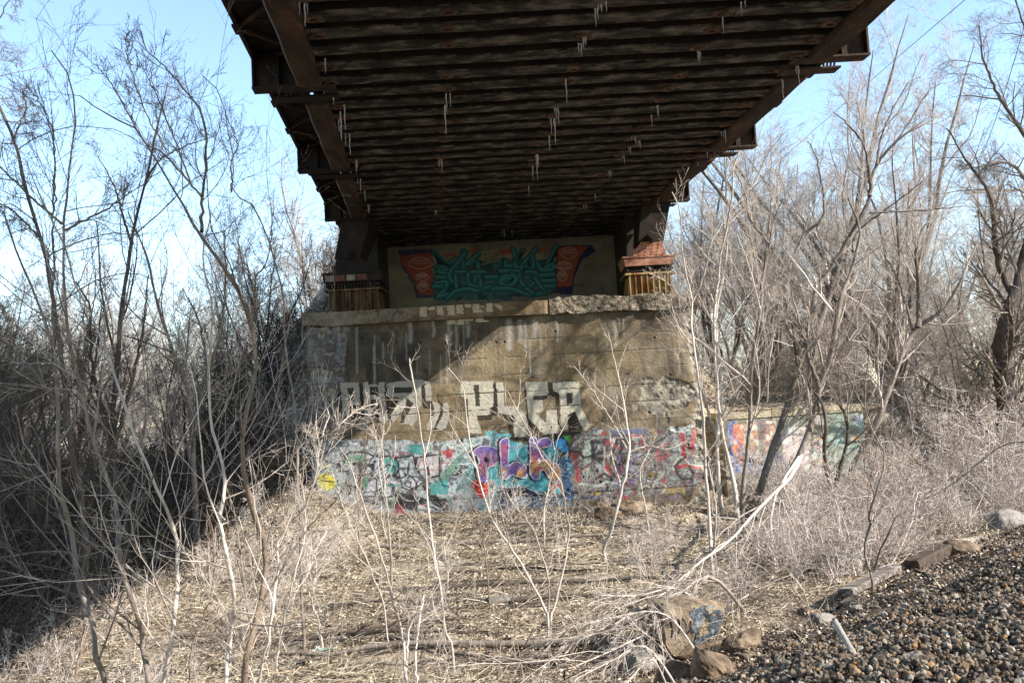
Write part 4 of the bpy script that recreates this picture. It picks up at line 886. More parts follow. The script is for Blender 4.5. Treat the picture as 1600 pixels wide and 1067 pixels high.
# ---- left foreground saplings
traced('sapling', 'grey sapling with forked slender stem, leftmost of those rooted at the lower left', 'sapling', [
    ((A_(166, 1067, 150, 1030, 145, 974, 125, 915, 116, 849, 94, 771, 92, 700, 90, 644, 84, 550, 52, 456, 28, 400, 5, 330), 7.6, 15, 4), D),
    ((A_(84, 550, 82, 480, 84, 400, 82, 330, 84, 230, 58, 130), 7.6, 7, 2), dict(ground=False)), ((A_(92, 640, 60, 590, 20, 545, -30, 520), 7.6, 7, 3), dict(ground=False))], M['bark_mid'], lv(13, 6, 4, 2, t0=.1))
traced('sapling', 'tall grey sapling curving left then rising straight, second from the lower left corner', 'sapling', [
    ((A_(233, 1067, 225, 1015, 219, 971, 191, 899, 184, 859, 184, 800, 150, 700, 120, 587, 105, 505, 99, 400, 107, 262, 120, 172, 99, 101, 80, 79), 7.2, 15, 2.5), D),
    ((A_(99, 360, 160, 330, 205, 300, 250, 268), 7.2, 6, 2), dict(ground=False)), ((A_(97, 350, 50, 310, 5, 265, -30, 230), 7.2, 6, 2), dict(ground=False)), ((A_(85, 330, 84, 215, 62, 160, 45, 140), 7.3, 4, 2), dict(ground=False))], M['bark_mid'], lv(13, 5, 4, 2, t0=.1))
traced('sapling', 'pale sapling leaning left with a sunlit lower stem beside the curving grey one', 'sapling', [
    ((A_(255, 1067, 272, 971, 278, 915, 275, 846, 266, 815, 240, 752, 195, 640, 161, 531, 142, 494, 116, 437, 100, 380, 60, 300, 40, 250), 7.4, 11, 2.5), D)], M['bark_pale'], lv(16, 6, 4, 2, t0=.1))
traced('sapling', 'pale crooked sapling with bright bark just left of the reddish brown one', 'sapling', [
    ((A_(353, 1067, 359, 990, 366, 927, 344, 818, 352, 749, 330, 662, 326, 569, 332, 480, 318, 410, 330, 330), 7.1, 12, 3), D), ((A_(347, 820, 385, 800, 400, 770), 7.1, 4, 2), dict(ground=False))], M['bark_pale'], lv(16, 6, 4, 2, t0=.1))
traced('sapling', 'tall reddish brown sapling with bent stem and wide top, largest at lower left', 'sapling', [
    ((A_(381, 1067, 384, 1030, 403, 959, 416, 865, 403, 818, 381, 745, 382, 662, 397, 587, 401, 557, 379, 467, 337, 400, 307, 360, 270, 296, 225, 221, 205, 195, 165, 180, 125, 150), 6.9, 17, 2.5), D),
    ((A_(315, 362, 316, 307, 322, 262, 315, 180, 262, 109, 230, 80, 221, 49), 6.9, 8, 2), dict(ground=False)),
    ((A_(315, 307, 260, 245, 225, 220, 185, 150, 160, 115, 150, 100), 6.9, 6, 2), dict(ground=False)),
    ((A_(260, 235, 228, 180, 205, 110, 195, 60), 7.0, 4, 1.6), dict(ground=False)), ((A_(300, 290, 262, 190, 230, 120, 205, 70), 6.8, 4, 1.6), dict(ground=False)),
    ((A_(398, 560, 395, 500, 400, 440, 420, 400, 428, 330), 7.0, 6, 2), dict(ground=False)), ((A_(405, 990, 380, 1020, 330, 990, 290, 960), 6.9, 4, 2), dict(ground=False))], M['bark_red'], lv(11, 6, 4, 2, l1=(.16, .34), t0=.1), M['bark_mid'])
traced('sapling', 'thin dark sapling rising in front of the wall corner behind the reddish brown one', 'sapling', [
    ((A_(470, 900, 466, 760, 462, 650, 445, 540, 440, 450, 400, 330, 365, 300, 362, 240, 345, 150, 318, 120), 9.5, 7, 2), D), ((A_(362, 300, 362, 250, 372, 225, 352, 180), 9.5, 4, 2), dict(ground=False))], M['bark_mid'], lv(14, 6, 4, 2))
traced('sapling', 'thin sunlit sapling slanting right up to the left wall corner', 'sapling', [
    ((A_(406, 1067, 425, 960, 434, 880, 437, 840, 472, 796, 494, 740, 500, 690, 515, 650), 7.2, 8, 2.5), D), ((A_(500, 700, 530, 665, 560, 640, 590, 630), 7.2, 4, 2), dict(ground=False)), ((A_(496, 730, 490, 690, 470, 660), 7.2, 4, 2), dict(ground=False))], M['bark_pale'], lv(16, 5, 3, t0=.1))
for k, (b, lab) in enumerate([((300, 1010, 330, 930, 335, 850, 322, 790), 'short reddish sapling stub rising between the pale and grey stems'), ((437, 1000, 460, 900, 478, 820, 470, 740), 'thin twiggy sapling directly right of the largest reddish one'), ((120, 1050, 135, 960, 128, 900, 140, 850), 'small shaded sapling at the far lower left'), ((500, 980, 480, 900, 510, 830, 560, 780), 'slender shoot leaning over the sand mound')]):
    traced('sapling', lab, 'sapling', [((A_(*b), 8.2 + k * .5, 6, 2), D)], M['bark_pale' if k % 2 else 'bark_red'], lv(14, 5, 3, t0=.1))
# ---- centre saplings in front of the wall
traced('sapling', 'thin straight pale sapling rising to the upper letters in front of the wall', 'sapling', [
    ((A_(706, 1010, 696, 985, 689, 925, 676, 848, 669, 780, 665, 731, 651, 633, 645, 592, 640, 560), 8.6, 7, 3), D)], M['bark_pale'], lv(9, 4, 3, l1=(.15, .3)))
traced('sapling', 'pale many stemmed sapling in the middle of the clearing with a kinked trunk', 'sapling', [
    ((A_(635, 1067, 629, 996, 615, 942, 595, 868, 565, 780, 545, 720, 531, 700), 7.4, 9, 2.5), D), ((A_(612, 930, 610, 860, 604, 780, 598, 700, 600, 650), 7.4, 6, 2), dict(ground=False)), ((A_(635, 1040, 640, 980, 650, 960, 690, 940), 7.4, 5, 2), dict(ground=False)), ((A_(652, 1067, 650, 1010, 662, 930), 7.3, 6, 3), D), ((A_(700, 1067, 693, 960, 700, 900, 690, 850), 7.3, 4, 2), D)], M['bark_pale'], lv(9, 5, 3))
traced('sapling', 'fan shaped sapling of three stems spreading from one root in the clearing', 'sapling', [
    ((A_(855, 962, 851, 949, 814, 881, 777, 824, 757, 780, 733, 682, 723, 609, 700, 575), 9.3, 7, 2.5), D), ((A_(857, 955, 856, 900, 831, 825, 800, 785, 780, 740), 9.3, 5, 2), dict(ground=False)), ((A_(860, 958, 868, 945, 889, 834, 883, 800, 877, 755, 851, 718, 824, 670, 792, 609), 9.4, 6, 2), D)], M['bark_pale'], lv(9, 6, 4, l1=(.2, .36)))
traced('sapling', 'forked pale sapling in front of the right half of the wall', 'sapling', [
    ((A_(945, 852, 958, 820, 982, 711, 980, 667, 972, 616, 960, 560, 950, 520), 13.5, 6.5, 2.5), D), ((A_(982, 706, 960, 665, 931, 618, 897, 572), 13.5, 4, 2), dict(ground=False)), ((A_(982, 708, 1010, 697, 1040, 702, 1075, 690), 13.5, 4, 2), dict(ground=False))], M['bark_pale'], lv(10, 6, 3, l1=(.18, .34)))
traced('sapling', 'tall pale sapling with crooked twin stems at the right corner of the abutment', 'sapling', [
    ((A_(1112, 870, 1109, 820, 1102, 718, 1097, 640, 1092, 597, 1082, 520, 1081, 467, 1068, 416, 1063, 333, 1050, 300), 12.0, 9, 2.5), D), ((A_(1115, 872, 1118, 800, 1110, 740, 1104, 700), 12.1, 6, 3), D), ((A_(1083, 470, 1100, 430, 1112, 380, 1135, 340), 12, 4, 2), dict(ground=False)), ((A_(1070, 470, 1040, 440, 1010, 425), 12, 3, 1.5), dict(ground=False))], M['bark_pale'], lv(11, 5, 4, l1=(.13, .25)))
for k, (b, Yk) in enumerate([((762, 900, 757, 860, 745, 800, 730, 760), 11), ((600, 950, 575, 880, 540, 800, 520, 740), 9.5), ((780, 1060, 785, 990, 800, 930, 790, 880), 7.2), ((850, 800, 862, 740, 870, 690, 890, 650), 16), ((560, 790, 568, 740, 590, 700, 600, 640), 15), ((1010, 800, 1000, 740, 1020, 690, 1030, 640), 16)]):
    o = traced('sapling', 'thin leafless shoot standing in the littered clearing before the wall', 'sapling', [((A_(*b), Yk, 4, 1.6), D)], M['bark_pale' if k % 2 else 'bark_red'], lv(8, 5, 3, l1=(.25, .45)))
    o['group'] = 'thin shoots in the clearing'
# ---- right hand trees
Z7 = lambda *p: zp(.375, 1100, 440, *p); Z6 = lambda *p: zp(.375, 1100, 100, *p)
traced('bare_tree', 'sturdy leaning tree with a high fan of branches, in front of the wing wall', 'tree', [
    ((Z7(160, 1000, 220, 900, 280, 720, 360, 480, 420, 300, 430, 200, 470, 40) + Z6(470, 940, 600, 730, 640, 660), 17.0, 15, 7), D),
    ((Z6(640, 660, 690, 550, 680, 400, 660, 330, 600, 250, 540, 200), 17.0, 8, 2), dict(ground=False)), ((Z6(690, 550, 720, 420, 830, 300, 940, 240, 1000, 200), 17.0, 7, 2), dict(ground=False)), ((Z6(680, 400, 660, 260, 640, 150, 660, 60), 17.2, 5, 1.6), dict(ground=False)),
    ((Z6(720, 420, 740, 300, 790, 180, 850, 80), 16.8, 5, 1.6), dict(ground=False)), ((Z6(790, 340, 870, 220, 930, 120, 990, 80), 17, 4, 1.6), dict(ground=False)), ((Z7(405, 280, 340, 180, 290, 80, 200, 10), 17, 9, 4), dict(ground=False)), ((Z6(430, 700, 500, 620, 470, 400, 430, 320), 17, 6, 2), dict(ground=False))], M['bark_mid'], lv(10, 7, 5, 3, l1=(.22, .4), rm=1.3), M['bark_pale'])
traced('bare_tree', 'dark double trunked tree beside the wing wall with the bright broken limb at its foot', 'tree', [
    ((Z7(330, 850, 400, 720, 460, 560, 480, 430, 530, 300, 560, 100, 600, 0) + Z6(580, 950, 650, 710, 600, 560), 16.6, 15, 4), D), ((Z7(480, 440, 440, 330, 410, 210, 300, 120, 250, 40), 16.6, 8, 3), dict(ground=False)), ((Z6(620, 780, 640, 700, 780, 590, 910, 490), 16.6, 5, 2), dict(ground=False)), ((Z6(690, 620, 900, 610, 1010, 600, 1100, 590), 16.6, 4, 1.6), dict(ground=False))], M['bark_mid'], lv(11, 7, 5, 3, l1=(.2, .36), rm=1.3), M['bark_pale'])
traced('bare_tree', 'slim dark tree with a bowed trunk crossing the mint green end of the wing wall', 'tree', [
    ((Z7(520, 920, 525, 860, 500, 700, 510, 600, 490, 500, 400, 380, 370, 200, 330, 60), 16.8, 10, 3), D), ((Z7(540, 880, 600, 640, 570, 500, 560, 380, 600, 200, 660, 60), 17.2, 8, 3), D)], M['bark_dark'], lv(13, 7, 5, 2, rm=1.3), M['bark_mid'])
traced('bare_tree', 'grey tree leaning right with heavy limbs beyond the end of the wing wall', 'tree', [
    ((Z7(590, 860, 640, 740, 730, 560, 780, 430, 830, 290, 880, 200, 1000, 110, 1070, 0) + Z6(1090, 850, 1140, 740), 19.5, 15, 3), D), ((Z7(890, 190, 895, 60) + Z6(890, 880, 885, 760, 930, 660, 1000, 580), 19.5, 9, 2), dict(ground=False)), ((Z7(870, 200, 830, 60) + Z6(800, 880, 740, 780), 19.5, 6, 2), dict(ground=False))], M['bark_mid'], lv(12, 7, 5, 3, rm=1.4), M['bark_pale'])
traced('bare_tree', 'narrow upright tree just right of the abutment corner with speckled trunk', 'tree', [
    ((Z7(165, 1000, 160, 900, 190, 600, 200, 350, 240, 100, 240, 0) + Z6(235, 950, 270, 760, 290, 650, 330, 560), 15.5, 9, 3), D), ((Z6(270, 750, 190, 640, 170, 540, 130, 450), 15.5, 5, 2), dict(ground=False))], M['bark_mid'], lv(14, 7, 5, 3, rm=1.2), M['bark_pale'])
traced('bare_tree', 'pale narrow tree against the dark gap between abutment and wing wall', 'tree', [
    ((Z7(135, 900, 110, 780, 70, 600, 45, 300, 45, 100, 60, 0) + Z6(60, 850, 110, 600, 120, 450, 150, 350), 16.0, 8, 3), D)], M['bark_pale'], lv(16, 7, 5, 3, rm=1.2))
traced('sapling', 'reddish grey sapling with a bent knee growing beside the weathered plank', 'sapling', [
    ((A_(1362, 903, 1361, 901, 1351, 861, 1359, 820, 1359, 796, 1377, 747, 1381, 706, 1351, 639, 1362, 534, 1395, 470), 9.8, 7, 2.5), D), ((A_(1366, 890, 1380, 850, 1405, 800, 1425, 785, 1475, 765, 1560, 700, 1600, 690), 9.8, 5, 2), dict(ground=False)), ((A_(1351, 639, 1330, 600, 1310, 560, 1290, 530), 9.8, 4, 2), dict(ground=False))], M['bark_mid'], lv(12, 6, 4, 2), M['bark_red'])
traced('bare_tree', 'massive dark old tree entering at the right edge with drooping purple twigs', 'tree', [
    ((A_(1578, 760, 1570, 640, 1565, 534, 1575, 490, 1591, 450, 1600, 400, 1640, 300), 21, 38, 18), D), ((A_(1585, 470, 1557, 400, 1546, 306, 1509, 250, 1479, 201), 21, 12, 3), dict(ground=False)), ((A_(1640, 260, 1600, 209, 1569, 164, 1539, 100, 1530, 40), 21, 9, 3), dict(ground=False)), ((A_(1610, 290, 1575, 255, 1520, 262, 1500, 250), 21, 7, 2), dict(ground=False)), ((A_(1660, 260, 1640, 120, 1600, 40, 1580, -20), 21, 9, 3), dict(ground=False)), ((A_(1572, 560, 1640, 500, 1680, 440), 21, 9, 3), dict(ground=False)), ((A_(1560, 530, 1535, 560, 1510, 620), 21, 6, 2), dict(ground=False))], M['bark_dark'], lv(14, 9, 7, 3, l1=(.3, .5), rm=1.5, trop=-.02, t0=.1), M['bark_mid'])
# ---- left dark trees behind
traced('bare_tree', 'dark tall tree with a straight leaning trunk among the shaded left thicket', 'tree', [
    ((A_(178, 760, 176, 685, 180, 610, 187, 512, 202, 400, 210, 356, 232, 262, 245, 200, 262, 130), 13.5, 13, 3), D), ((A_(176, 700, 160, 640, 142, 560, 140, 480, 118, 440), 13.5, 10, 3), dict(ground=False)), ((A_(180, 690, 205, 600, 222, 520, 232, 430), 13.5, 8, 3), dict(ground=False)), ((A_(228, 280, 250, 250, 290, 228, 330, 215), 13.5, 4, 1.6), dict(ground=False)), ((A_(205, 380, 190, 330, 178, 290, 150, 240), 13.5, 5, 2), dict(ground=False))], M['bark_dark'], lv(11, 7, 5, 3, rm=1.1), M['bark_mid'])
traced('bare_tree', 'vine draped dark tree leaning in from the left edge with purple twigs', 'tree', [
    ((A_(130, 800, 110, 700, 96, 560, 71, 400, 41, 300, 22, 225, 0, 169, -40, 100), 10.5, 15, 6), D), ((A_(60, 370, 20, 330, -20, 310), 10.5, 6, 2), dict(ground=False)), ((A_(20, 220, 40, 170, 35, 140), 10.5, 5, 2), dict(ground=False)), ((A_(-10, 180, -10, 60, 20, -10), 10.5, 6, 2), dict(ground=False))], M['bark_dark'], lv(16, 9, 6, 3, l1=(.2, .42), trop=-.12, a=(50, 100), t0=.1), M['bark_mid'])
traced('bare_tree', 'grey tree with an arching trunk in the shade left of the wall corner', 'tree', [
    ((A_(306, 800, 300, 700, 296, 620, 270, 545, 245, 470, 228, 400, 200, 330), 14.5, 12, 3), D), ((A_(300, 690, 318, 600, 345, 520, 352, 430, 350, 360), 14.5, 9, 3), dict(ground=False)), ((A_(326, 575, 310, 500, 285, 450), 14.5, 6, 2), dict(ground=False))], M['bark_mid'], lv(13, 7, 5, 3, rm=1.1))

# ------------------------------------------------------------ bare tree prototypes for the woods
def proto_tree(h, nst, spread, levels, seed, r0=.09, low=.18):
    g = np.random.default_rng(seed); st = []; rd = []
    for j in range(nst):
        a = g.uniform(0, 6.28); p = np.array([0, 0, -.15]) if j == 0 else st[0][max(1, int(12 * low * g.uniform(.4, 1.6)))].copy()
        hh = h * g.uniform(.75, 1) - p[2]; d = unit(np.array([math.cos(a) * spread * g.uniform(.5, 1), math.sin(a) * spread * g.uniform(.5, 1), 1.0])) if j else unit(np.array([g.normal() * .12, g.normal() * .12, 1]))
        pts = [p]
        for q in range(11): d = unit(d + g.normal(size=3) * .09 + np.array([0, 0, .05])); pts.append(pts[-1] + d * hh / 11)
        st.append(np.array(pts)); rr = r0 * (1 if j == 0 else g.uniform(.5, .8)); rd.append(np.linspace(rr, .012, 12))
    return np.array(st), np.array(rd)
protos = []
for k, (h, n_, sp_, r0) in enumerate([(9.5, 4, .45, .10), (8.5, 5, .6, .09), (11, 4, .4, .13), (7, 6, .6, .07), (10, 3, .5, .12)]):
    S_, R_ = proto_tree(h, n_, sp_, None, 100 + k, r0)
    rng = np.random.default_rng(200 + k)
    Vt, Qt = tubes(S_, R_, 6); Vc, Qc = crown(S_, R_, lv(11, 8, 7, 4, l1=(.25, .48), rm=2.2))
    protos.append((Vt, Qt, Vc, Qc))
tr_mesh = []
def place_tree(k, x, y, rz, s, label, group, m1, m2):
    o = empty('bare_tree', (x, y, Hs(x, y)), label, 'tree', group); o.rotation_euler = (random.uniform(-.05, .05), random.uniform(-.05, .05), rz); o.scale = (s, s, s)
    key = (k, m1, m2)
    for t in tr_mesh:
        if t[0] == key:
            for src in t[1]:
                c_ = src.copy(); COL.objects.link(c_); c_.parent = o
            return o
    a = big('trunk', protos[k][0], protos[k][1], M[m1], o, True); b = big('crown', protos[k][2], protos[k][3], M[m2], o, True)
    tr_mesh.append((key, (a, b))); return o
g = np.random.default_rng(77); placed = []
def free(x, y, mind):
    k = x + .0957 * y
    if -3.6 < k < 6.6: return False
    if Srail(x, y) > -1.2 or (y < 21.6 and x < 9.8 and x > -4.9): return False
    if math.hypot(x, y) < 9 or (.525 < x / y < .575 and y > 23): return False
    return all(math.hypot(x - a, y - b) > mind for a, b in placed)
def scatter_trees(n, xr, yr, mind, sc_, label, group, m1, m2, ks=(0, 1, 2, 3, 4)):
    c_ = 0; tries = 0
    while c_ < n and tries < 6000:
        tries += 1; x = g.uniform(*xr); y = g.uniform(*yr)
        if abs(x) / y > .72 or not free(x, y, mind): continue
        placed.append((x, y)); c_ += 1
        place_tree(int(g.choice(ks)), x, y, g.uniform(0, 6.28), g.uniform(*sc_), label, group, m1, m2)
scatter_trees(18, (5.0, 16), (21.8, 31), 1.1, (.75, 1.1), 'leafless tree with pale fine twigs in the sunlit wood behind the wing wall', 'trees behind the wing wall', 'bark_mid', 'bark_pale')
scatter_trees(19, (5, 32), (28, 48), 2.0, (.9, 1.3), 'leafless tree in the hazy wood farther back on the right', 'distant trees on the right', 'bark_mid', 'far_twig')
scatter_trees(11, (-13, -5.6), (12, 24), 1.0, (.45, .72), 'leafless tree with dark twigs in the shaded thicket left of the abutment', 'shaded trees on the left', 'bark_dark', 'bark_dark', (1, 3, 3, 0))  # crowns take the dark bark to put the shade into their colour
scatter_trees(22, (-34, -6), (24, 50), 2.2, (.6, .95), 'sunlit leafless tree in the wood beyond the thicket on the left', 'distant trees on the left', 'bark_mid', 'far_twig')

# ------------------------------------------------------------ far wood: one uncountable mass
def cheap_tree(seed, h):
    g2 = np.random.default_rng(seed); S_, R_ = proto_tree(h, 4, .5, None, seed, .12)
    return join([tubes(S_, R_, 3), crown(S_, R_, [dict(n=12, t=(.15, 1), ln=(.25, .5), ang=(25, 60), Pn=4, trop=.1, wob=.13, rmin=.012), dict(n=9, t=(.1, 1), ln=(.4, .7), ang=(25, 60), Pn=3, trop=.05, wob=.15, rmin=.009), dict(n=4, t=(.1, 1), ln=(.5, .9), ang=(25, 60), Pn=2, trop=.02, wob=.15, rmin=.008)])])
ch = [cheap_tree(300 + k, 8 + k) for k in range(3)]
def bake(list_, name, m, label, cat, origin=None):
    V = []; Q = []; n = 0
    for (v, q), (x, y, z, rz, s) in list_:
        c_, s_ = math.cos(rz) * s, math.sin(rz) * s
        w = np.empty_like(v); w[:, 0] = v[:, 0] * c_ - v[:, 1] * s_ + x; w[:, 1] = v[:, 0] * s_ + v[:, 1] * c_ + y; w[:, 2] = v[:, 2] * s + z
        V.append(w.astype(np.float32)); Q.append(q + n); n += len(v)
    return tag(big(name, np.concatenate(V), np.concatenate(Q), m, None, False), label, cat, kind='stuff')
L_ = []
for k in range(150):
    y = g.uniform(50, 95); x = g.uniform(-.75, .75) * y
    if k >= 120: y = g.uniform(40, 62); x = g.uniform(-.72, -.25) * y
    if abs(x + .0957 * y - 1.6) < 5 and y < 60: continue
    L_.append((ch[k % 3], (x, y, Hs(x, y) - .2, g.uniform(0, 6.28), g.uniform(.7, 1.05) * (1.05 if x > 0 else .85))))
bake(L_, 'far_wood', M['far_twig'], 'hazy band of bare woodland filling the horizon on both sides', 'woodland')

# ------------------------------------------------------------ shrubs and brush
def shrub(seed, h, nst, levels, spread=.8, wob=.14, r=.009):
    global rng
    rng = np.random.default_rng(seed); st = []
    for j in range(nst):
        a = rng.uniform(0, 6.28); d = unit(np.array([math.cos(a) * rng.uniform(.1, spread), math.sin(a) * rng.uniform(.1, spread), 1])); p = np.array([rng.normal() * .12, rng.normal() * .12, -.05]); hh = h * rng.uniform(.5, 1); pts = [p]
        for q in range(9): d = unit(d + rng.normal(size=3) * wob + np.array([0, 0, -.02])); pts.append(pts[-1] + d * hh / 9)
        st.append(pts)
    S_ = np.array(st); R_ = np.linspace(1, .35, 10)[None, :] * (r * rng.uniform(.6, 1.2, nst))[:, None]
    return join([tubes(S_, R_, 4), crown(S_, R_, levels)])
SH_ = [shrub(400 + k, 2.0, 9, [dict(n=7, t=(.15, 1), ln=(.25, .5), ang=(30, 80), Pn=5, trop=.0, wob=.2, rmin=.0042), dict(n=4, t=(.15, 1), ln=(.35, .7), ang=(30, 80), Pn=4, trop=0, wob=.22, rmin=.0034), dict(n=2, t=(.3, 1), ln=(.4, .7), ang=(30, 70), Pn=3, trop=0, wob=.2, rmin=.0028)]) for k in range(4)]
SHR = [shrub(450 + k, 1.9, 8, [dict(n=6, t=(.12, 1), ln=(.3, .6), ang=(25, 75), Pn=6, trop=-.02, wob=.16, rmin=.0055), dict(n=4, t=(.15, 1), ln=(.35, .7), ang=(25, 75), Pn=4, trop=0, wob=.16, rmin=.0042), dict(n=2, t=(.3, 1), ln=(.4, .7), ang=(30, 70), Pn=3, trop=0, wob=.15, rmin=.0034)], r=.012) for k in range(4)]
def brush(n, fn, name, m, label, sc_=(.6, 1.2)):
    L_ = []; tries = 0
    while len(L_) < n and tries < 20000:
        tries += 1; x, y = fn()
        if Srail(x, y) > -1.75: continue
        if y > 18.9 and wl - .2 < x < 4.45 and y < 25: continue
        if x > 4.4 and x < 8.9 and abs(y - 20.2 - .3 * (x - 4.7)) < .55: continue
        L_.append(((SHR if m is M['brush_pale'] else SH_)[int(g.integers(4))], (x, y, Hs(x, y), g.uniform(0, 6.28), g.uniform(*sc_))))
    return bake(L_, name, m, label, 'brush')
brush(200, lambda: (g.uniform(-13, -5.35), g.uniform(8.6, 21)), 'brush_thicket', M['brush_shade'], 'tangled dark brush thicket filling the shade left of the abutment', (.7, 1.45))
brush(80, lambda: (g.uniform(-11, -3.4), g.uniform(19, 27)), 'brush_thicket', M['brush_shade'], 'brush growing up the embankment behind the left wall corner', (.8, 1.5))
brush(40, lambda: (g.uniform(-26, -12), g.uniform(16, 34)), 'brush_thicket', M['far_twig'], 'pale sunlit brush far beyond the shaded thicket on the left', (1, 1.7))
def frr():
    y = g.uniform(10.5, 19.5); return g.uniform(max(3.2, .27 * y), .64 * y + .5), y
brush(100, frr, 'brush_thicket', M['brush_pale'], 'dense pale tangled brush filling the lower right between tree trunks and ballast', (.35, .8))
brush(90, lambda: (g.uniform(8.5, 20), g.uniform(17, 30)), 'brush_thicket', M['brush_pale'], 'pale thicket beyond the end of the wing wall on the right', (.8, 1.4))
brush(70, lambda: (g.uniform(4.6, 13), g.uniform(21.6, 30)), 'brush_thicket', M['bark_mid'], 'brush on the leaf covered slope above the wing wall', (.5, 1.0))
brush(9, lambda: (g.uniform(-4.6, 4.2), g.uniform(17.3, 18.8)), 'brush_thicket', M['brush_pale'], 'low straggling brush along the foot of the graffiti wall', (.3, .55))

brush(24, lambda: (g.uniform(-5.0, -2.9), g.uniform(7.6, 16)), 'brush_thicket', M['brush_pale'], 'fine pale sunlit shoots tangled along the shadow edge at lower left', (.3, .62))
brush(7, lambda: (g.uniform(4.3, 9.3), g.uniform(17.6, 20.0)), 'brush_thicket', M['brush_pale'], 'pale brush growing close in front of the wing wall', (.6, 1.0))
brush(10, lambda: (g.uniform(1.6, 3.6), g.uniform(9.0, 15.5)), 'brush_thicket', M['brush_pale'], 'low pale brush spreading from the clearing toward the right', (.3, .55))
traced('bare_tree', 'pale twiggy young tree crowding the right edge of the abutment', 'tree', [((A_(1128, 800, 1120, 700, 1128, 600, 1118, 500, 1135, 400, 1128, 320), 17.5, 9, 3), D), ((A_(1122, 690, 1095, 600, 1090, 520, 1072, 450), 17.5, 6, 2), dict(ground=False))], M['bark_pale'], lv(9, 6, 4, 2, rm=1.3, l1=(.14, .28)))

# ------------------------------------------------------------ ground cover
def inview(x, y, m=.1):
    return np.abs(x + .05 * y) < (.58 + m) * y + .5
def flakes(n, xs, ys, keep, size, m, name, label, cat, lift=.01, tilt=.5, aspect=(.5, 1)):
    x = rng.uniform(*xs, n); 
    y = ys[0] * (ys[1] / ys[0]) ** (rng.random(n) ** .8)
    k = inview(x, y) & keep(x, y); x = x[k]; y = y[k]; n = len(x); z = Hb(x, y) + rng.uniform(0, lift, n)
    c0 = np.stack([x, y, z], 1); a = rng.uniform(0, 6.28, n); s = rng.uniform(*size, n) * (1 + .05 * np.maximum(y - 8, 0)); asp = rng.uniform(*aspect, n)
    nrm = unit(np.stack([rng.normal(0, tilt, n), rng.normal(0, tilt, n), np.ones(n)], 1)); u = unit(np.cross(nrm, np.stack([np.cos(a), np.sin(a), 0 * a], 1))); v = np.cross(nrm, u)
    u = u * s[:, None] * .5; v = v * (s * asp)[:, None] * .5; curl = nrm * (s * rng.uniform(-.3, .3, n))[:, None]
    V = np.stack([c0 - u, c0 - v + curl * .6, c0 + u, c0 + v + curl], 1).reshape(-1, 3)
    V[:, 2] += .012
    b = np.arange(n)[:, None] * 4; Q = b + np.array([[0, 1, 2, 3]])
    T = np.concatenate([b + np.array([[0, 1, 2]]), b + np.array([[0, 2, 3]])])
    return tag(big(name, V, T, m), label, cat, kind='stuff')
rng = np.random.default_rng(900)
noR = lambda x, y: (Srail(x, y) < -.9 + .5 * vn(x * 2, y * 2, 4)) & ~((y > 18.85) & (x < 4.4) & (x > wl - .1) & (y < 24.3)) & (vn(x * .9, y * 1.6, 31) + .35 * vn(x * 3, y * 3, 32) > .44)
CLR = [(1080, 1036, .62), (1118, 1060, .45), (1350, 930, .45), (1400, 905, .4), (1455, 885, .4), (1325, 945, .35), (1290, 985, .3), (1330, 1010, .3), (1165, 1020, .3)]
CLR = [(float(G(a, b)[0]), float(G(a, b)[1]), r) for a, b, r in CLR]
def noclr(x, y):
    k = np.ones(x.shape, bool)
    for a, b, r in CLR: k &= np.hypot(x - a, y - b) > r
    return k
flakes(170000, (-10, 13), (6.2, 24), lambda x, y: noR(x, y), (.018, .05), M['litter'], 'leaf_litter', 'dry brown fallen leaves covering the clearing and slopes', 'leaf litter', .03, .55, (.25, .8))
flakes(16000, (-10, 13), (6.2, 24), lambda x, y: noR(x, y) & (vn(x * 1.1, y * 2.5, 91) > .45), (.05, .15), M['bark_chip'], 'bark_litter', 'dark bark scraps and rotten twigs scattered among the leaves', 'litter', .03, .35, (.12, .4))
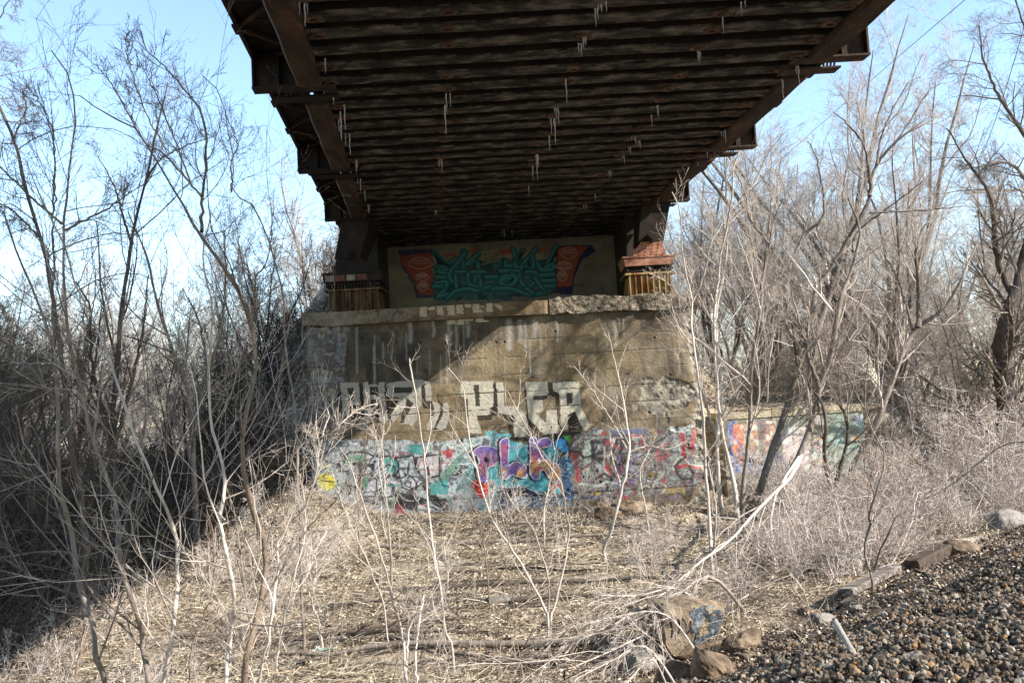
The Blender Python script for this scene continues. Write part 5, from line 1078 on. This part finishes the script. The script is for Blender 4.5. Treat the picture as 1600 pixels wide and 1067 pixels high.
# ballast stones: crushed, angular
def stones(n, keep, size, m, name, label, xs=(.8, 10), ys=(3.2, 15)):
    x = rng.uniform(*xs, n); y = ys[0] + (ys[1] - ys[0]) * rng.random(n) ** 1.5
    k = inview(x, y, .25) & keep(x, y); x = x[k]; y = y[k]; n = len(x)
    ph = (1 + 5 ** .5) / 2
    I = np.array([(-1, ph, 0), (1, ph, 0), (-1, -ph, 0), (1, -ph, 0), (0, -1, ph), (0, 1, ph), (0, -1, -ph), (0, 1, -ph), (ph, 0, -1), (ph, 0, 1), (-ph, 0, -1), (-ph, 0, 1)]) / 1.9
    T = np.array([(0, 11, 5), (0, 5, 1), (0, 1, 7), (0, 7, 10), (0, 10, 11), (1, 5, 9), (5, 11, 4), (11, 10, 2), (10, 7, 6), (7, 1, 8), (3, 9, 4), (3, 4, 2), (3, 2, 6), (3, 6, 8), (3, 8, 9), (4, 9, 5), (2, 4, 11), (6, 2, 10), (8, 6, 7), (9, 8, 1)])
    V = I[None] * (1 + rng.normal(0, .20, (n, 12, 1)) + rng.normal(0, .07, (n, 12, 3))) ; V = V * rng.uniform(.6, 1.25, (n, 1, 3))
    a = rng.uniform(0, 6.28, n); b = rng.uniform(-.7, .7, n); ca, sa, cb, sb = np.cos(a)[:, None], np.sin(a)[:, None], np.cos(b)[:, None], np.sin(b)[:, None]
    X1 = V[..., 0] * ca - V[..., 1] * sa; Y1_ = V[..., 0] * sa + V[..., 1] * ca; Z1 = V[..., 2]
    Z2 = Z1 * cb - X1 * sb; X2 = X1 * cb + Z1 * sb
    s = (rng.uniform(*size, n) * rng.choice([.7, 1, 1, 1.35], n) * .5)[:, None]
    W = np.stack([X2 * s + x[:, None], Y1_ * s + y[:, None], Z2 * s + (Hb(x, y) + rng.uniform(0, .04, n))[:, None]], -1)
    return tag(big(name, W, (np.arange(n)[:, None, None] * 12 + T[None]).reshape(-1, 3), m), label, 'gravel', kind='stuff')
stones(125000, lambda x, y: Srail(x, y) > .0 + 1.7 * (vn(x * 1.5, y * 1.5, 8) - .35), (.023, .047), M['stone'], 'ballast', 'grey, rust and white crushed stone railway ballast on the lower right bank')
flakes(24000, (.5, 10), (5, 16), lambda x, y: (Srail(x, y) > -1.5) & (Srail(x, y) < .9) & (vn(x * 1.5, y * 1.5, 34) > .3), (.015, .045), M['litter'], 'leaf_litter', 'scattered leaves and chips on the dark toe of the railway bank', 'leaf litter', .03, .6, (.25, .8))
flakes(9000, (1, 10), (4, 16), lambda x, y: (Srail(x, y) > .3) & (vn(x * 1.1, y * 1.1, 39) > .4), (.015, .04), M['litter'], 'leaf_litter', 'dry leaf scraps lying on the ballast', 'leaf litter', .06, .6, (.2, .7))
stones(30000, lambda x, y: (Srail(x, y) > -1.5) & (Srail(x, y) < 1.0) & (vn(x * 2, y * 2, 18) > .3), (.018, .05), M['stone'], 'cinder_gravel', 'small dark cinders and chips spilled on the toe of the railway bank')
# straw blades and standing dead grass
def blades(n, xs, ys, keep, L, m, name, label, flat=.25):
    x = rng.uniform(*xs, n); y = ys[0] * (ys[1] / ys[0]) ** rng.random(n)
    k = inview(x, y) & keep(x, y) & noclr(x, y); x = x[k]; y = y[k]; n = len(x)
    a = rng.uniform(0, 6.28, n); d = np.stack([np.cos(a), np.sin(a), rng.exponential(flat, n)], 1); d = unit(d); l = rng.uniform(*L, n)
    p = np.stack([x, y, Hb(x, y) + .005], 1); P3 = np.empty((n, 4, 3)); P3[:, 0] = p
    for j in range(1, 4): d = unit(d + rng.normal(0, .12, (n, 3)) + np.array([0, 0, -.06])); P3[:, j] = P3[:, j - 1] + d * (l / 3)[:, None]
    gz = Hb(P3[..., 0].ravel(), P3[..., 1].ravel()).reshape(n, 4) + .012; P3[..., 2] = np.maximum(P3[..., 2], gz)
    r = (rng.uniform(.0018, .004, n) * (1 + .04 * (y - 7)))[:, None] * np.array([1, .9, .7, .3])[None]
    V, Q = tubes(P3, r, 3); return tag(big(name, V, Q, m), label, 'dead grass', kind='stuff')
blades(95000, (-9, 12), (6.4, 20), lambda x, y: noR(x, y) & (Srail(x, y) < -1.7) & (vn(x * .8, y * 2.2, 131) + .5 * vn(x * 3, y * 5, 132) > .5), (.12, .45), M['straw'], 'dead_grass', 'matted straw coloured dead grass and fine twigs strewn over the clearing')
blades(11000, (-9, 12), (6.4, 22), lambda x, y: noR(x, y) & (vn(x * .7, y * .7, 61) > .55), (.15, .45), M['straw'], 'dead_grass', 'patches of standing pale dead grass at the wall foot and clearing edges', 1.2)
blades(4000, (1, 9), (5, 14), lambda x, y: (Srail(x, y) > -1.6) & (Srail(x, y) < .3) & (vn(x * 1.7, y * 1.7, 68) > .5), (.06, .2), M['straw'], 'dead_grass', 'sparse straw and rootlets on the dark toe of the railway bank', .4)
# fallen branches lying across the clearing, each a thing of its own
g = np.random.default_rng(55)
def lying(x, y, az, L, r, label, group, m, lev=True, name='fallen_branch', cat='branch', n=12, bend=.08):
    pts = []; d = az
    px_, py_ = x, y
    for j in range(n):
        pts.append((px_, py_, float(Hb(np.array([px_]), np.array([py_]))[0]) + r * .8 + .025)); d += g.normal() * bend; px_ += math.cos(d) * L / n; py_ += math.sin(d) * L / n
    S_ = np.array([pts]); R_ = np.linspace(r, r * .45, n)[None]
    if lev: return thing_tree(name, label, cat, S_, R_, [dict(n=6, t=(.3, 1), ln=(.12, .3), ang=(20, 55), Pn=4, trop=.0, wob=.1, rmin=.003), dict(n=3, t=(.3, 1), ln=(.3, .6), ang=(20, 55), Pn=3, trop=-.05, wob=.1, rmin=.002)], m, group=group)
    V, Q = tubes(S_, R_, 7); return tag(big(name, V, Q, m, None, True, origin=S_[0, 0]), label, cat, group)
for k in range(34):
    y = 6.8 + 10 * (k / 34) ** 1.2 + g.uniform(-.3, .3); x = g.uniform(-.42, .22) * y
    if Srail(x, y) > -2 or Srail(x + 2.5, y) > -1.3: x -= 2.5
    lying(x, y, g.normal() * .13 + (math.pi if g.random() < .3 else 0), g.uniform(1.2, 3.4), g.uniform(.012, .032), 'dark thin fallen branch lying flat on the littered clearing', 'fallen branches on the clearing', M['bark_dark' if k % 3 else 'bark_mid'])
lying(*P(1045, 925, 9.2)[:2], math.pi * .99, 4.6, .045, 'long fallen log with pale bark lying at the foot of the brush pile', None, M['bark_mid'], False, 'fallen_log', 'log', bend=.03)
lying(-2.3, 12.2, .03, 4.4, .04, 'long dark log lying crossways in the middle of the clearing', None, M['bark_dark'], False, 'fallen_log', 'log', bend=.03)
lying(-2.6, 16.2, .02, 5.4, .05, 'half buried log lying along the step before the graffiti wall', None, M['bark_mid'], False, 'fallen_log', 'log', bend=.03)
# bright broken limbs sweeping down to the left on the right hand side
def limb(label, paths, m, levels):
    st = []
    for path, ya, yb, w0, w1 in paths:
        k = len(path); ys = np.linspace(ya, yb, k); pts = [P(a, b, yy) for (a, b), yy in zip(path, ys)]
        for p in pts: p[2] = max(p[2], Hs(p[0], p[1]) + .03)
        if ya < 12: pts[0][2] = Hs(pts[0][0], pts[0][1]) - .03
        q = resample(pts, 14); st.append((q, np.interp(np.linspace(0, 1, 14), [0, .15], [.35 if ya < 9 else 1, 1]) * np.linspace(w0 / 2 * .8, w1 / 2 * .7, 14) * np.linspace(ya, yb, 14) / 1400))
    return thing_tree('broken_limb', label, 'branch', np.array([s[0] for s in st]), np.array([s[1] for s in st]), levels, m)
LL = [dict(n=16, t=(.2, 1), ln=(.2, .5), ang=(12, 40), Pn=6, trop=-.05, wob=.08, rmin=.0035), dict(n=8, t=(.2, 1), ln=(.3, .6), ang=(12, 45), Pn=4, trop=-.05, wob=.14, rmin=.0022), dict(n=3, t=(.3, 1), ln=(.4, .6), ang=(15, 45), Pn=3, trop=-.03, wob=.1, rmin=.002)]
limb('bright broken limb bending from the dark double trunk down to the left', [(A_(1252, 712, 1235, 745, 1212, 768, 1180, 800, 1140, 845, 1090, 880, 1040, 925, 960, 975), 16.3, 8.6, 8, 3.5)], M['bark_pale'], LL)
limb('low sweep of pale broken branches fanning over the clearing beside the painted chunk', [(A_(1248, 714, 1214, 768, 1203, 825, 1213, 896, 1194, 931, 1125, 959, 1060, 965, 980, 1005, 900, 1040), 15.5, 7.2, 6, 3), (A_(1160, 850, 1110, 900, 1050, 935, 980, 960, 900, 975), 10.2, 8.4, 8, 3), (A_(1125, 890, 1060, 920, 1000, 930, 940, 930), 10, 9.2, 6, 2)], M['bark_pale'], LL)
limb('heap of pale dead branches tangled left of the painted chunk', [(A_(1060, 985, 1010, 1010, 960, 1030, 900, 1060), 7.4, 6.9, 6, 2), (A_(1080, 965, 1000, 985, 930, 990, 860, 1000), 7.8, 7.6, 6, 2), (A_(1045, 1000, 1020, 1030, 985, 1060, 960, 1085), 7.2, 6.7, 5, 2), (A_(1100, 950, 1040, 960, 950, 965), 8.3, 8.2, 5, 2)], M['bark_pale'], LL)

# ------------------------------------------------------------ rocks and debris on the right bank
def rock(name, label, cat, c_, size, rz, seed, m, tiltx=0, tilty=0, blocky=.5, sub=4, group=None, amp=.16):
    bm = bmesh.new(); bmesh.ops.create_cube(bm, size=2); bmesh.ops.subdivide_edges(bm, edges=bm.edges[:], cuts=11, use_grid_fill=True)
    for v in bm.verts:
        p = v.co.copy(); s = p.normalized() * 1.25; p = s.lerp(p, blocky)
        q = p * 1.2 + Vector((seed, seed * 2, seed * .5)); p += mnoise.noise_vector(q) * amp * 1.6 + mnoise.turbulence_vector(q * 2.5, 4, False) * amp * .35
        for j in range(4):                       # knock off corners with planes
            n = Vector((math.sin(seed * 3 + j * 2.1), math.cos(seed * 2 + j * 1.7), math.sin(seed + j) * .8)).normalized(); d = p.dot(n) - .92
            if d > 0: p -= n * d * .9
        v.co = Vector((p.x * size[0] / 2, p.y * size[1] / 2, p.z * size[2] / 2))
    me = bpy.data.meshes.new(name); bm.to_mesh(me); bm.free(); me.materials.append(m)
    o = bpy.data.objects.new(name, me); o.location = c_; o.rotation_euler = (tiltx, tilty, rz); COL.objects.link(o)
    return tag(o, label, cat, group)
def at(px, py, dz=0): p = G(px, py); return (float(p[0]), float(p[1]), float(p[2]) + dz)
p = np.array(at(1080, 1036)); ch_ = rock('concrete_chunk', 'broken concrete chunk with blue grey paint and black tags in the lower right', 'concrete', tuple(p + [0, .22, .28]), (.62, .46, .52), .25, 3, M['chunk'], -.10, .06, .85, amp=.09)
# paint skin on its face: conformed patches
def skin(parent, name, m, uvbox, off=.006, nz=16, edge=.35):
    me = parent.data; from mathutils.bvhtree import BVHTree
    bv = BVHTree.FromPolygons([v.co for v in me.vertices], [tuple(q.vertices) for q in me.polygons])
    x0, x1, z0, z1 = uvbox; V = []; idx = {}; F = []
    for i_ in range(nz + 1):
        for j in range(nz + 1):
            u = x0 + (x1 - x0) * i_ / nz; w_ = z0 + (z1 - z0) * j / nz
            h = bv.ray_cast(Vector((u, -2, w_)), Vector((0, 1, 0)))
            if h[0] is None: continue
            d = math.hypot((i_ / nz - .5) * 2, (j / nz - .5) * 2)
            if d > 1.15 + edge * (mnoise.noise(Vector((u * 14, w_ * 14, 3)))): continue
            idx[(i_, j)] = len(V); V.append(h[0] + h[1] * off)
    for i_ in range(nz):
        for j in range(nz):
            q = [(i_, j), (i_ + 1, j), (i_ + 1, j + 1), (i_, j + 1)]
            if all(a in idx for a in q): F.append([idx[a] for a in q])
    if F: return big(name, V, np.array(F), m, parent, True)
skin(ch_, 'blue_paint', M['bluepaint'], (-.05, .29, -.12, .22), nz=30, edge=.5)
def tagline(parent, pts, w_):
    me = parent.data; from mathutils.bvhtree import BVHTree
    bv = BVHTree.FromPolygons([v.co for v in me.vertices], [tuple(q.vertices) for q in me.polygons]); out = []
    for x_, z_ in smooth_path([np.array(q) for q in pts], 5):
        h = bv.ray_cast(Vector((x_, -2, z_)), Vector((0, 1, 0)))
        if h[0] is not None: out.append(np.array(h[0] + h[1] * .002))
    if len(out) > 3: V, Q = tubes(np.array([out]), np.full((1, len(out)), w_), 5); big('tag_line', V, Q, M['black'], parent)
for pts in [[(-.25, .12), (-.23, .02), (-.24, -.05)], [(-.21, .13), (-.17, .10), (-.16, .02), (-.20, -.06)], [(-.13, .12), (-.09, .06), (-.10, -.03), (-.06, .02), (-.05, .09)], [(0, .14), (.06, .17), (.12, .13), (.20, .16)], [(.02, .02), (.10, .03), (.22, .01)]]: tagline(ch_, pts, .007)
R_ = [('brown angular rock with a sunlit slanting face in front of the painted chunk', 1122, 1068, (.46, .34, .26), .7, 5, 'rock', .3, .5),
      ('rounded brown rock at the bottom edge left of the slanting one', 1062, 1075, (.30, .26, .24), .2, 8, 'rock', 0, .1), ('golden brown rock right of the painted chunk', 1165, 1020, (.34, .28, .20), -.4, 11, 'rock', .1, -.3),
      ('small brown rock beside the golden brown one', 1178, 1042, (.20, .18, .15), .9, 14, 'rock', 0, 0), ('dark rock in the hollow left of the painted chunk', 1010, 1050, (.32, .26, .22), .3, 17, 'rock_grey', 0, 0),
      ('grey stone casting a long shadow on the cinders near the leaning pipe', 1292, 985, (.24, .2, .2), .3, 21, 'rock_grey', 0, .1), ('flat grey stone below the leaning pipe', 1345, 1050, (.16, .14, .09), .3, 24, 'rock_grey', 0, 0),
      ('tan rock at the upper end of the dark timber', 1512, 868, (.42, .34, .24), .3, 27, 'rock', 0, .2), ('large grey block on the edge of the ballast at the right edge', 1580, 826, (.62, .4, .34), .1, 31, 'rock_grey', 0, 0),
      ('mossy tan boulder half hidden in brush behind the plank', 1322, 900, (.62, .5, .42), .5, 34, 'rock_grey', 0, 0), ('pale small rock left of the plank', 1262, 962, (.16, .14, .1), .5, 38, 'rock', 0, 0),
      ('grey slab of debris lying in the middle of the clearing', 786, 944, (.36, .24, .10), .1, 41, 'rock_grey', .1, 0), ('reddish rock at the foot of the right half of the wall', 955, 812, (.5, .4, .3), .2, 44, 'rock', 0, 0), ('brown boulder near the wall foot by the forked sapling', 990, 808, (.7, .5, .36), .2, 47, 'rock', 0, 0),
      ('thin grey shard on the ballast right of the bent rod', 1475, 918, (.24, .14, .06), .6, 51, 'rock_grey', 0, .2), ('small tan rock in the leaves at the bottom centre', 1085, 1000, (.12, .1, .08), .2, 54, 'rock', 0, 0)]
for lab, px, py, s, rz, sd, m, tx, ty in R_:
    p = at(px, py); rock('rock', lab, 'rock', (p[0], p[1] + s[1] * .4, p[2] + s[2] * .22), s, rz, sd, M[m], tx, ty, .45)
g = np.random.default_rng(5)
for k in range(40):
    px = g.uniform(1180, 1590); py = g.uniform(860, 1060); p = at(px, py)
    if Srail(p[0], p[1]) < -1: continue
    s = g.uniform(.08, .15); rock('rock', 'fist sized stone lying loose among the ballast', 'rock', (p[0], p[1], p[2] + s * .3), (s * 1.2, s, s * .7), g.uniform(0, 6), 60 + k, M[['rock', 'rock_grey'][k % 2]], group='loose stones on the ballast')
# timber, plank, pipe, rod, sticks
def beam(name, label, cat, pa, pb, w_, h_, m, lift=(0, 0), extra=None):
    A = np.array(at(*pa)) + [0, 0, h_ / 2 + lift[0]]; B = np.array(at(*pb)) + [0, 0, h_ / 2 + lift[1]]
    n = 22; t = unit(B - A); u = unit(np.cross(t, [0, 0, 1])); v = np.cross(u, t); V = []
    prof = [(-.5, -.42), (-.42, -.5), (.42, -.5), (.5, -.42), (.5, .3), (.38, .5), (-.1, .46), (-.4, .5), (-.5, .35)]
    for j in range(n + 1):
        c_ = A + (B - A) * j / n
        for a, b in prof:
            k_ = 1 + .16 * (mnoise.noise(Vector(c_ * 6) + Vector((a * 3, b * 3, 0)))); V.append(c_ + u * a * w_ * k_ + v * b * h_ * k_)
    q = len(prof); Q = [(j * q + i_, j * q + (i_ + 1) % q, (j + 1) * q + (i_ + 1) % q, (j + 1) * q + i_) for j in range(n) for i_ in range(q)]
    e = n * q; T = [(0, i_ + 1, i_) for i_ in range(1, q - 1)] + [(e, e + i_, e + i_ + 1) for i_ in range(1, q - 1)]
    return tag(big(name, V, [np.array(Q), np.array(T)], m, None, False, origin=A), label, cat), A, B
beam('plank', 'pale weathered plank lying on the bank beside the bent sapling', 'plank', (1322, 938), (1400, 900), .17, .08, M['tie'], (.05, .07))
beam('plank', 'short grey plank end poking out below the pale plank', 'plank', (1318, 950), (1345, 938), .14, .06, M['tie'])
o, A, B = beam('railway_sleeper', 'dark broken railway sleeper sloping up to the right behind the plank', 'sleeper', (1425, 893), (1492, 862), .2, .15, M['tie_dark'], (0, .03))
mb = MB(); t = unit(B - A); mb.tube([B - t * .02, B + t * .05], .05, 10); mb.tube([B + t * .05, B + t * .08], .025, 8); hub = mb.build('iron_bolt_plate', M['rust_ribs'], o); hub.matrix_parent_inverse.identity(); hub.location = tuple(-A)
def wire_thing(name, label, cat, px_pts, r, m, lift=.02, Yf=None):
    pts = []
    for q in px_pts:
        a = np.array(at(q[0], q[1])); a[2] += q[2] if len(q) > 2 else lift; pts.append(a)
    q = resample(pts, 14); V, Q = tubes(np.array([q]), np.full((1, 14), r), 8)
    n = 14; T = [(0, i_ + 1, i_) for i_ in range(1, 7)] + [((n - 1) * 8, (n - 1) * 8 + i_, (n - 1) * 8 + i_ + 1) for i_ in range(1, 7)]
    return tag(big(name, V, [Q, np.array(T)], m, None, True, origin=pts[0]), label, cat)
wire_thing('bent_rod', 'dark bent iron rod arching over the ballast near the sleeper', 'rod', [(1395, 925, .03), (1425, 905, .1), (1447, 908, .08), (1470, 925, .01)], .017, M['steel_dark'])
pA = np.array(at(1347, 1044)); r_ = ray(1303, 968); pB = CAMP + r_ * ((pA[1] + .10) / r_[1])
mb = MB(); mb.tube([pA - (pB - pA) * .15, pB], [.021, .020], 10); mb.build('pipe', M['pipe'], smooth=True, origin=pA); bpy.data.objects['pipe']['label'] = 'pale grey pipe leaning from the bank at the lower right'; bpy.data.objects['pipe']['category'] = 'pipe'
wire_thing('stick', 'pale straight stick lying on the ballast at the far right', 'stick', [(1500, 945), (1530, 934), (1562, 925)], .012, M['bark_pale'])
wire_thing('stick', 'dark curved stick running on from the pale one down the ballast', 'stick', [(1500, 945), (1465, 965), (1430, 978), (1400, 978), (1378, 970)], .009, M['bark_dark'])
wire_thing('stick', 'short white stick on the ballast near the bottom', 'stick', [(1402, 1018), (1425, 1004)], .011, M['bark_pale'])
wire_thing('stick', 'thin pale stick lying below the weathered plank', 'stick', [(1360, 935), (1385, 926), (1402, 918)], .009, M['bark_pale'])
wire_thing('stick', 'long thin brown stick running up the ballast toward the right edge', 'stick', [(1480, 885), (1520, 880), (1560, 882), (1600, 870)], .008, M['bark_dark'])
for lab, px, py in [('crumpled pale green plastic scrap in the grass at the lower left', 373, 855), ('small pale green plastic scrap lying in the clearing', 508, 1022)]:
    p = at(px, py, .03); V = []; F = []
    for i_ in range(7):
        for j in range(7): V.append((p[0] + (i_ - 3) * .035, p[1] + (j - 3) * .02, p[2] + .05 * vn(i_ * .9 + px, j * .9, 3) + .0))
    F = [(i_ * 7 + j, i_ * 7 + j + 1, (i_ + 1) * 7 + j + 1, (i_ + 1) * 7 + j) for i_ in range(6) for j in range(6)]
    tag(big('plastic_scrap', V, np.array(F), M['plastic'], None, True, origin=p), lab, 'litter')

# ------------------------------------------------------------ utility pole and wires beyond the trees
Yp = 40.0; pb_ = P(1575, 545, Yp); pt = P(1541, 292, Yp); zb = Hs(pb_[0], Yp)
dxdz = 0.0
pole = empty('utility_pole', (pb_[0], Yp, zb), 'tall wooden utility pole with five crossarms behind the trees on the right', 'utility pole'); OP = np.array([pb_[0], Yp, zb])
mb = MB(); mb.tube([(pb_[0], Yp, zb - .2), (pb_[0], Yp, pt[2])], [.19, .13], 10); mb.build('post', M['pole'], pole, True, origin=OP)
for k, dz in enumerate([.25, 1.35, 2.6, 3.3, 4.1]):
    z = pt[2] - dz; hw = 1.35 if k != 1 else 1.0; mb = MB(); mb.box((pb_[0] - hw, Yp - .2, z - .06), (pb_[0] + hw, Yp - .1, z + .06)); arm = mb.build('crossarm', M['pole'], pole, origin=OP)
    for xx in np.linspace(-hw + .12, hw - .12, 6):
        mb = MB(); mb.tube([(pb_[0] + xx, Yp - .15, z + .06), (pb_[0] + xx, Yp - .15, z + .13), (pb_[0] + xx, Yp - .15, z + .22), (pb_[0] + xx, Yp - .15, z + .25)], [.02, .06, .05, .02], 6); q = mb.build('insulator', M['glass'], arm, origin=OP)
for k, (xx, zz, e, lab) in enumerate([(-1.2, .22, (1640, -110, 26), 'thin power line crossing the sky at the upper right'), (1.2, .22, (1760, -60, 26), 'second power line running lower toward the right edge')]):
    A = np.array([pb_[0] + xx, Yp - .15, pt[2] - .25 + zz]); B = P(*e); far_ = np.array([A[0] - (B[0] - A[0]) * 1.6, A[1] + 30, A[2]])
    ts = np.linspace(0, 1, 24)[:, None]; q = A + (B - A) * ts; q[:, 2] -= (1 - (2 * ts[:, 0] - 1) ** 2) * .6
    V, Q = tubes(q[None], np.full((1, 24), .014), 5); tag(big('power_line', V, Q, M['wire'], None, True, origin=A), lab, 'power line')
# wire seen between bridge end and crown
A = P(1330, 150, 34); B = P(1520, -10, 22); C_ = P(1130, 330, 60)
ts = np.linspace(-.0, 1, 30)[:, None]; q = C_ * (1 - ts) ** 2 + 2 * A * ts * (1 - ts) + B * ts ** 2
V, Q = tubes(q[None], np.full((1, 30), .011), 5); tag(big('power_line', V, Q, M['wire'], None, True, origin=B), 'single wire rising steeply beside the bridge corner', 'power line')
# ------------------------------------------------------------ camera, light, sky
cam = bpy.data.cameras.new('camera'); co = bpy.data.objects.new('camera', cam); COL.objects.link(co)
cam.sensor_width = 36; cam.lens = 36 * FPX / 1600; cam.clip_end = 5000; cam.clip_start = .05
from mathutils import Matrix
mw = Matrix(((RC[0], UC[0], -_F[0], CAMP[0]), (RC[1], UC[1], -_F[1], CAMP[1]), (RC[2], UC[2], -_F[2], CAMP[2]), (0, 0, 0, 1)))
co.matrix_world = mw; sc.camera = co
SD = Vector((1, -.40, .645)).normalized()
sl = bpy.data.lights.new('sun', 'SUN'); so = bpy.data.objects.new('sun', sl); COL.objects.link(so)
sl.energy = 5; sl.angle = R(.5); sl.color = (1, .94, .855); so.rotation_euler = SD.to_track_quat('Z', 'Y').to_euler()
w = bpy.data.worlds.new('World'); sc.world = w; w.use_nodes = True
nt = w.node_tree; bg = nt.nodes['Background']; sky = nt.nodes.new('ShaderNodeTexSky'); sky.sky_type = 'NISHITA'; sky.sun_disc = False
sky.sun_elevation = math.asin(SD.z); sky.sun_rotation = math.atan2(SD.x, SD.y); sky.air_density = 1.0; sky.dust_density = .35; sky.ozone_density = .6; sky.altitude = 100
tn = nt.nodes.new('ShaderNodeVectorMath'); tn.operation = 'MULTIPLY'; tn.inputs[1].default_value = (1.0, 1.045, 1.06); nt.links.new(sky.outputs[0], tn.inputs[0]); nt.links.new(tn.outputs[0], bg.inputs['Color']); bg.inputs['Strength'].default_value = .15
sc.view_settings.view_transform = 'Standard'; sc.view_settings.look = 'None'; sc.view_settings.exposure = 1.2; sc.view_settings.gamma = 1
sc.render.engine = 'CYCLES'
sc.render.resolution_x = 1024; sc.render.resolution_y = 682
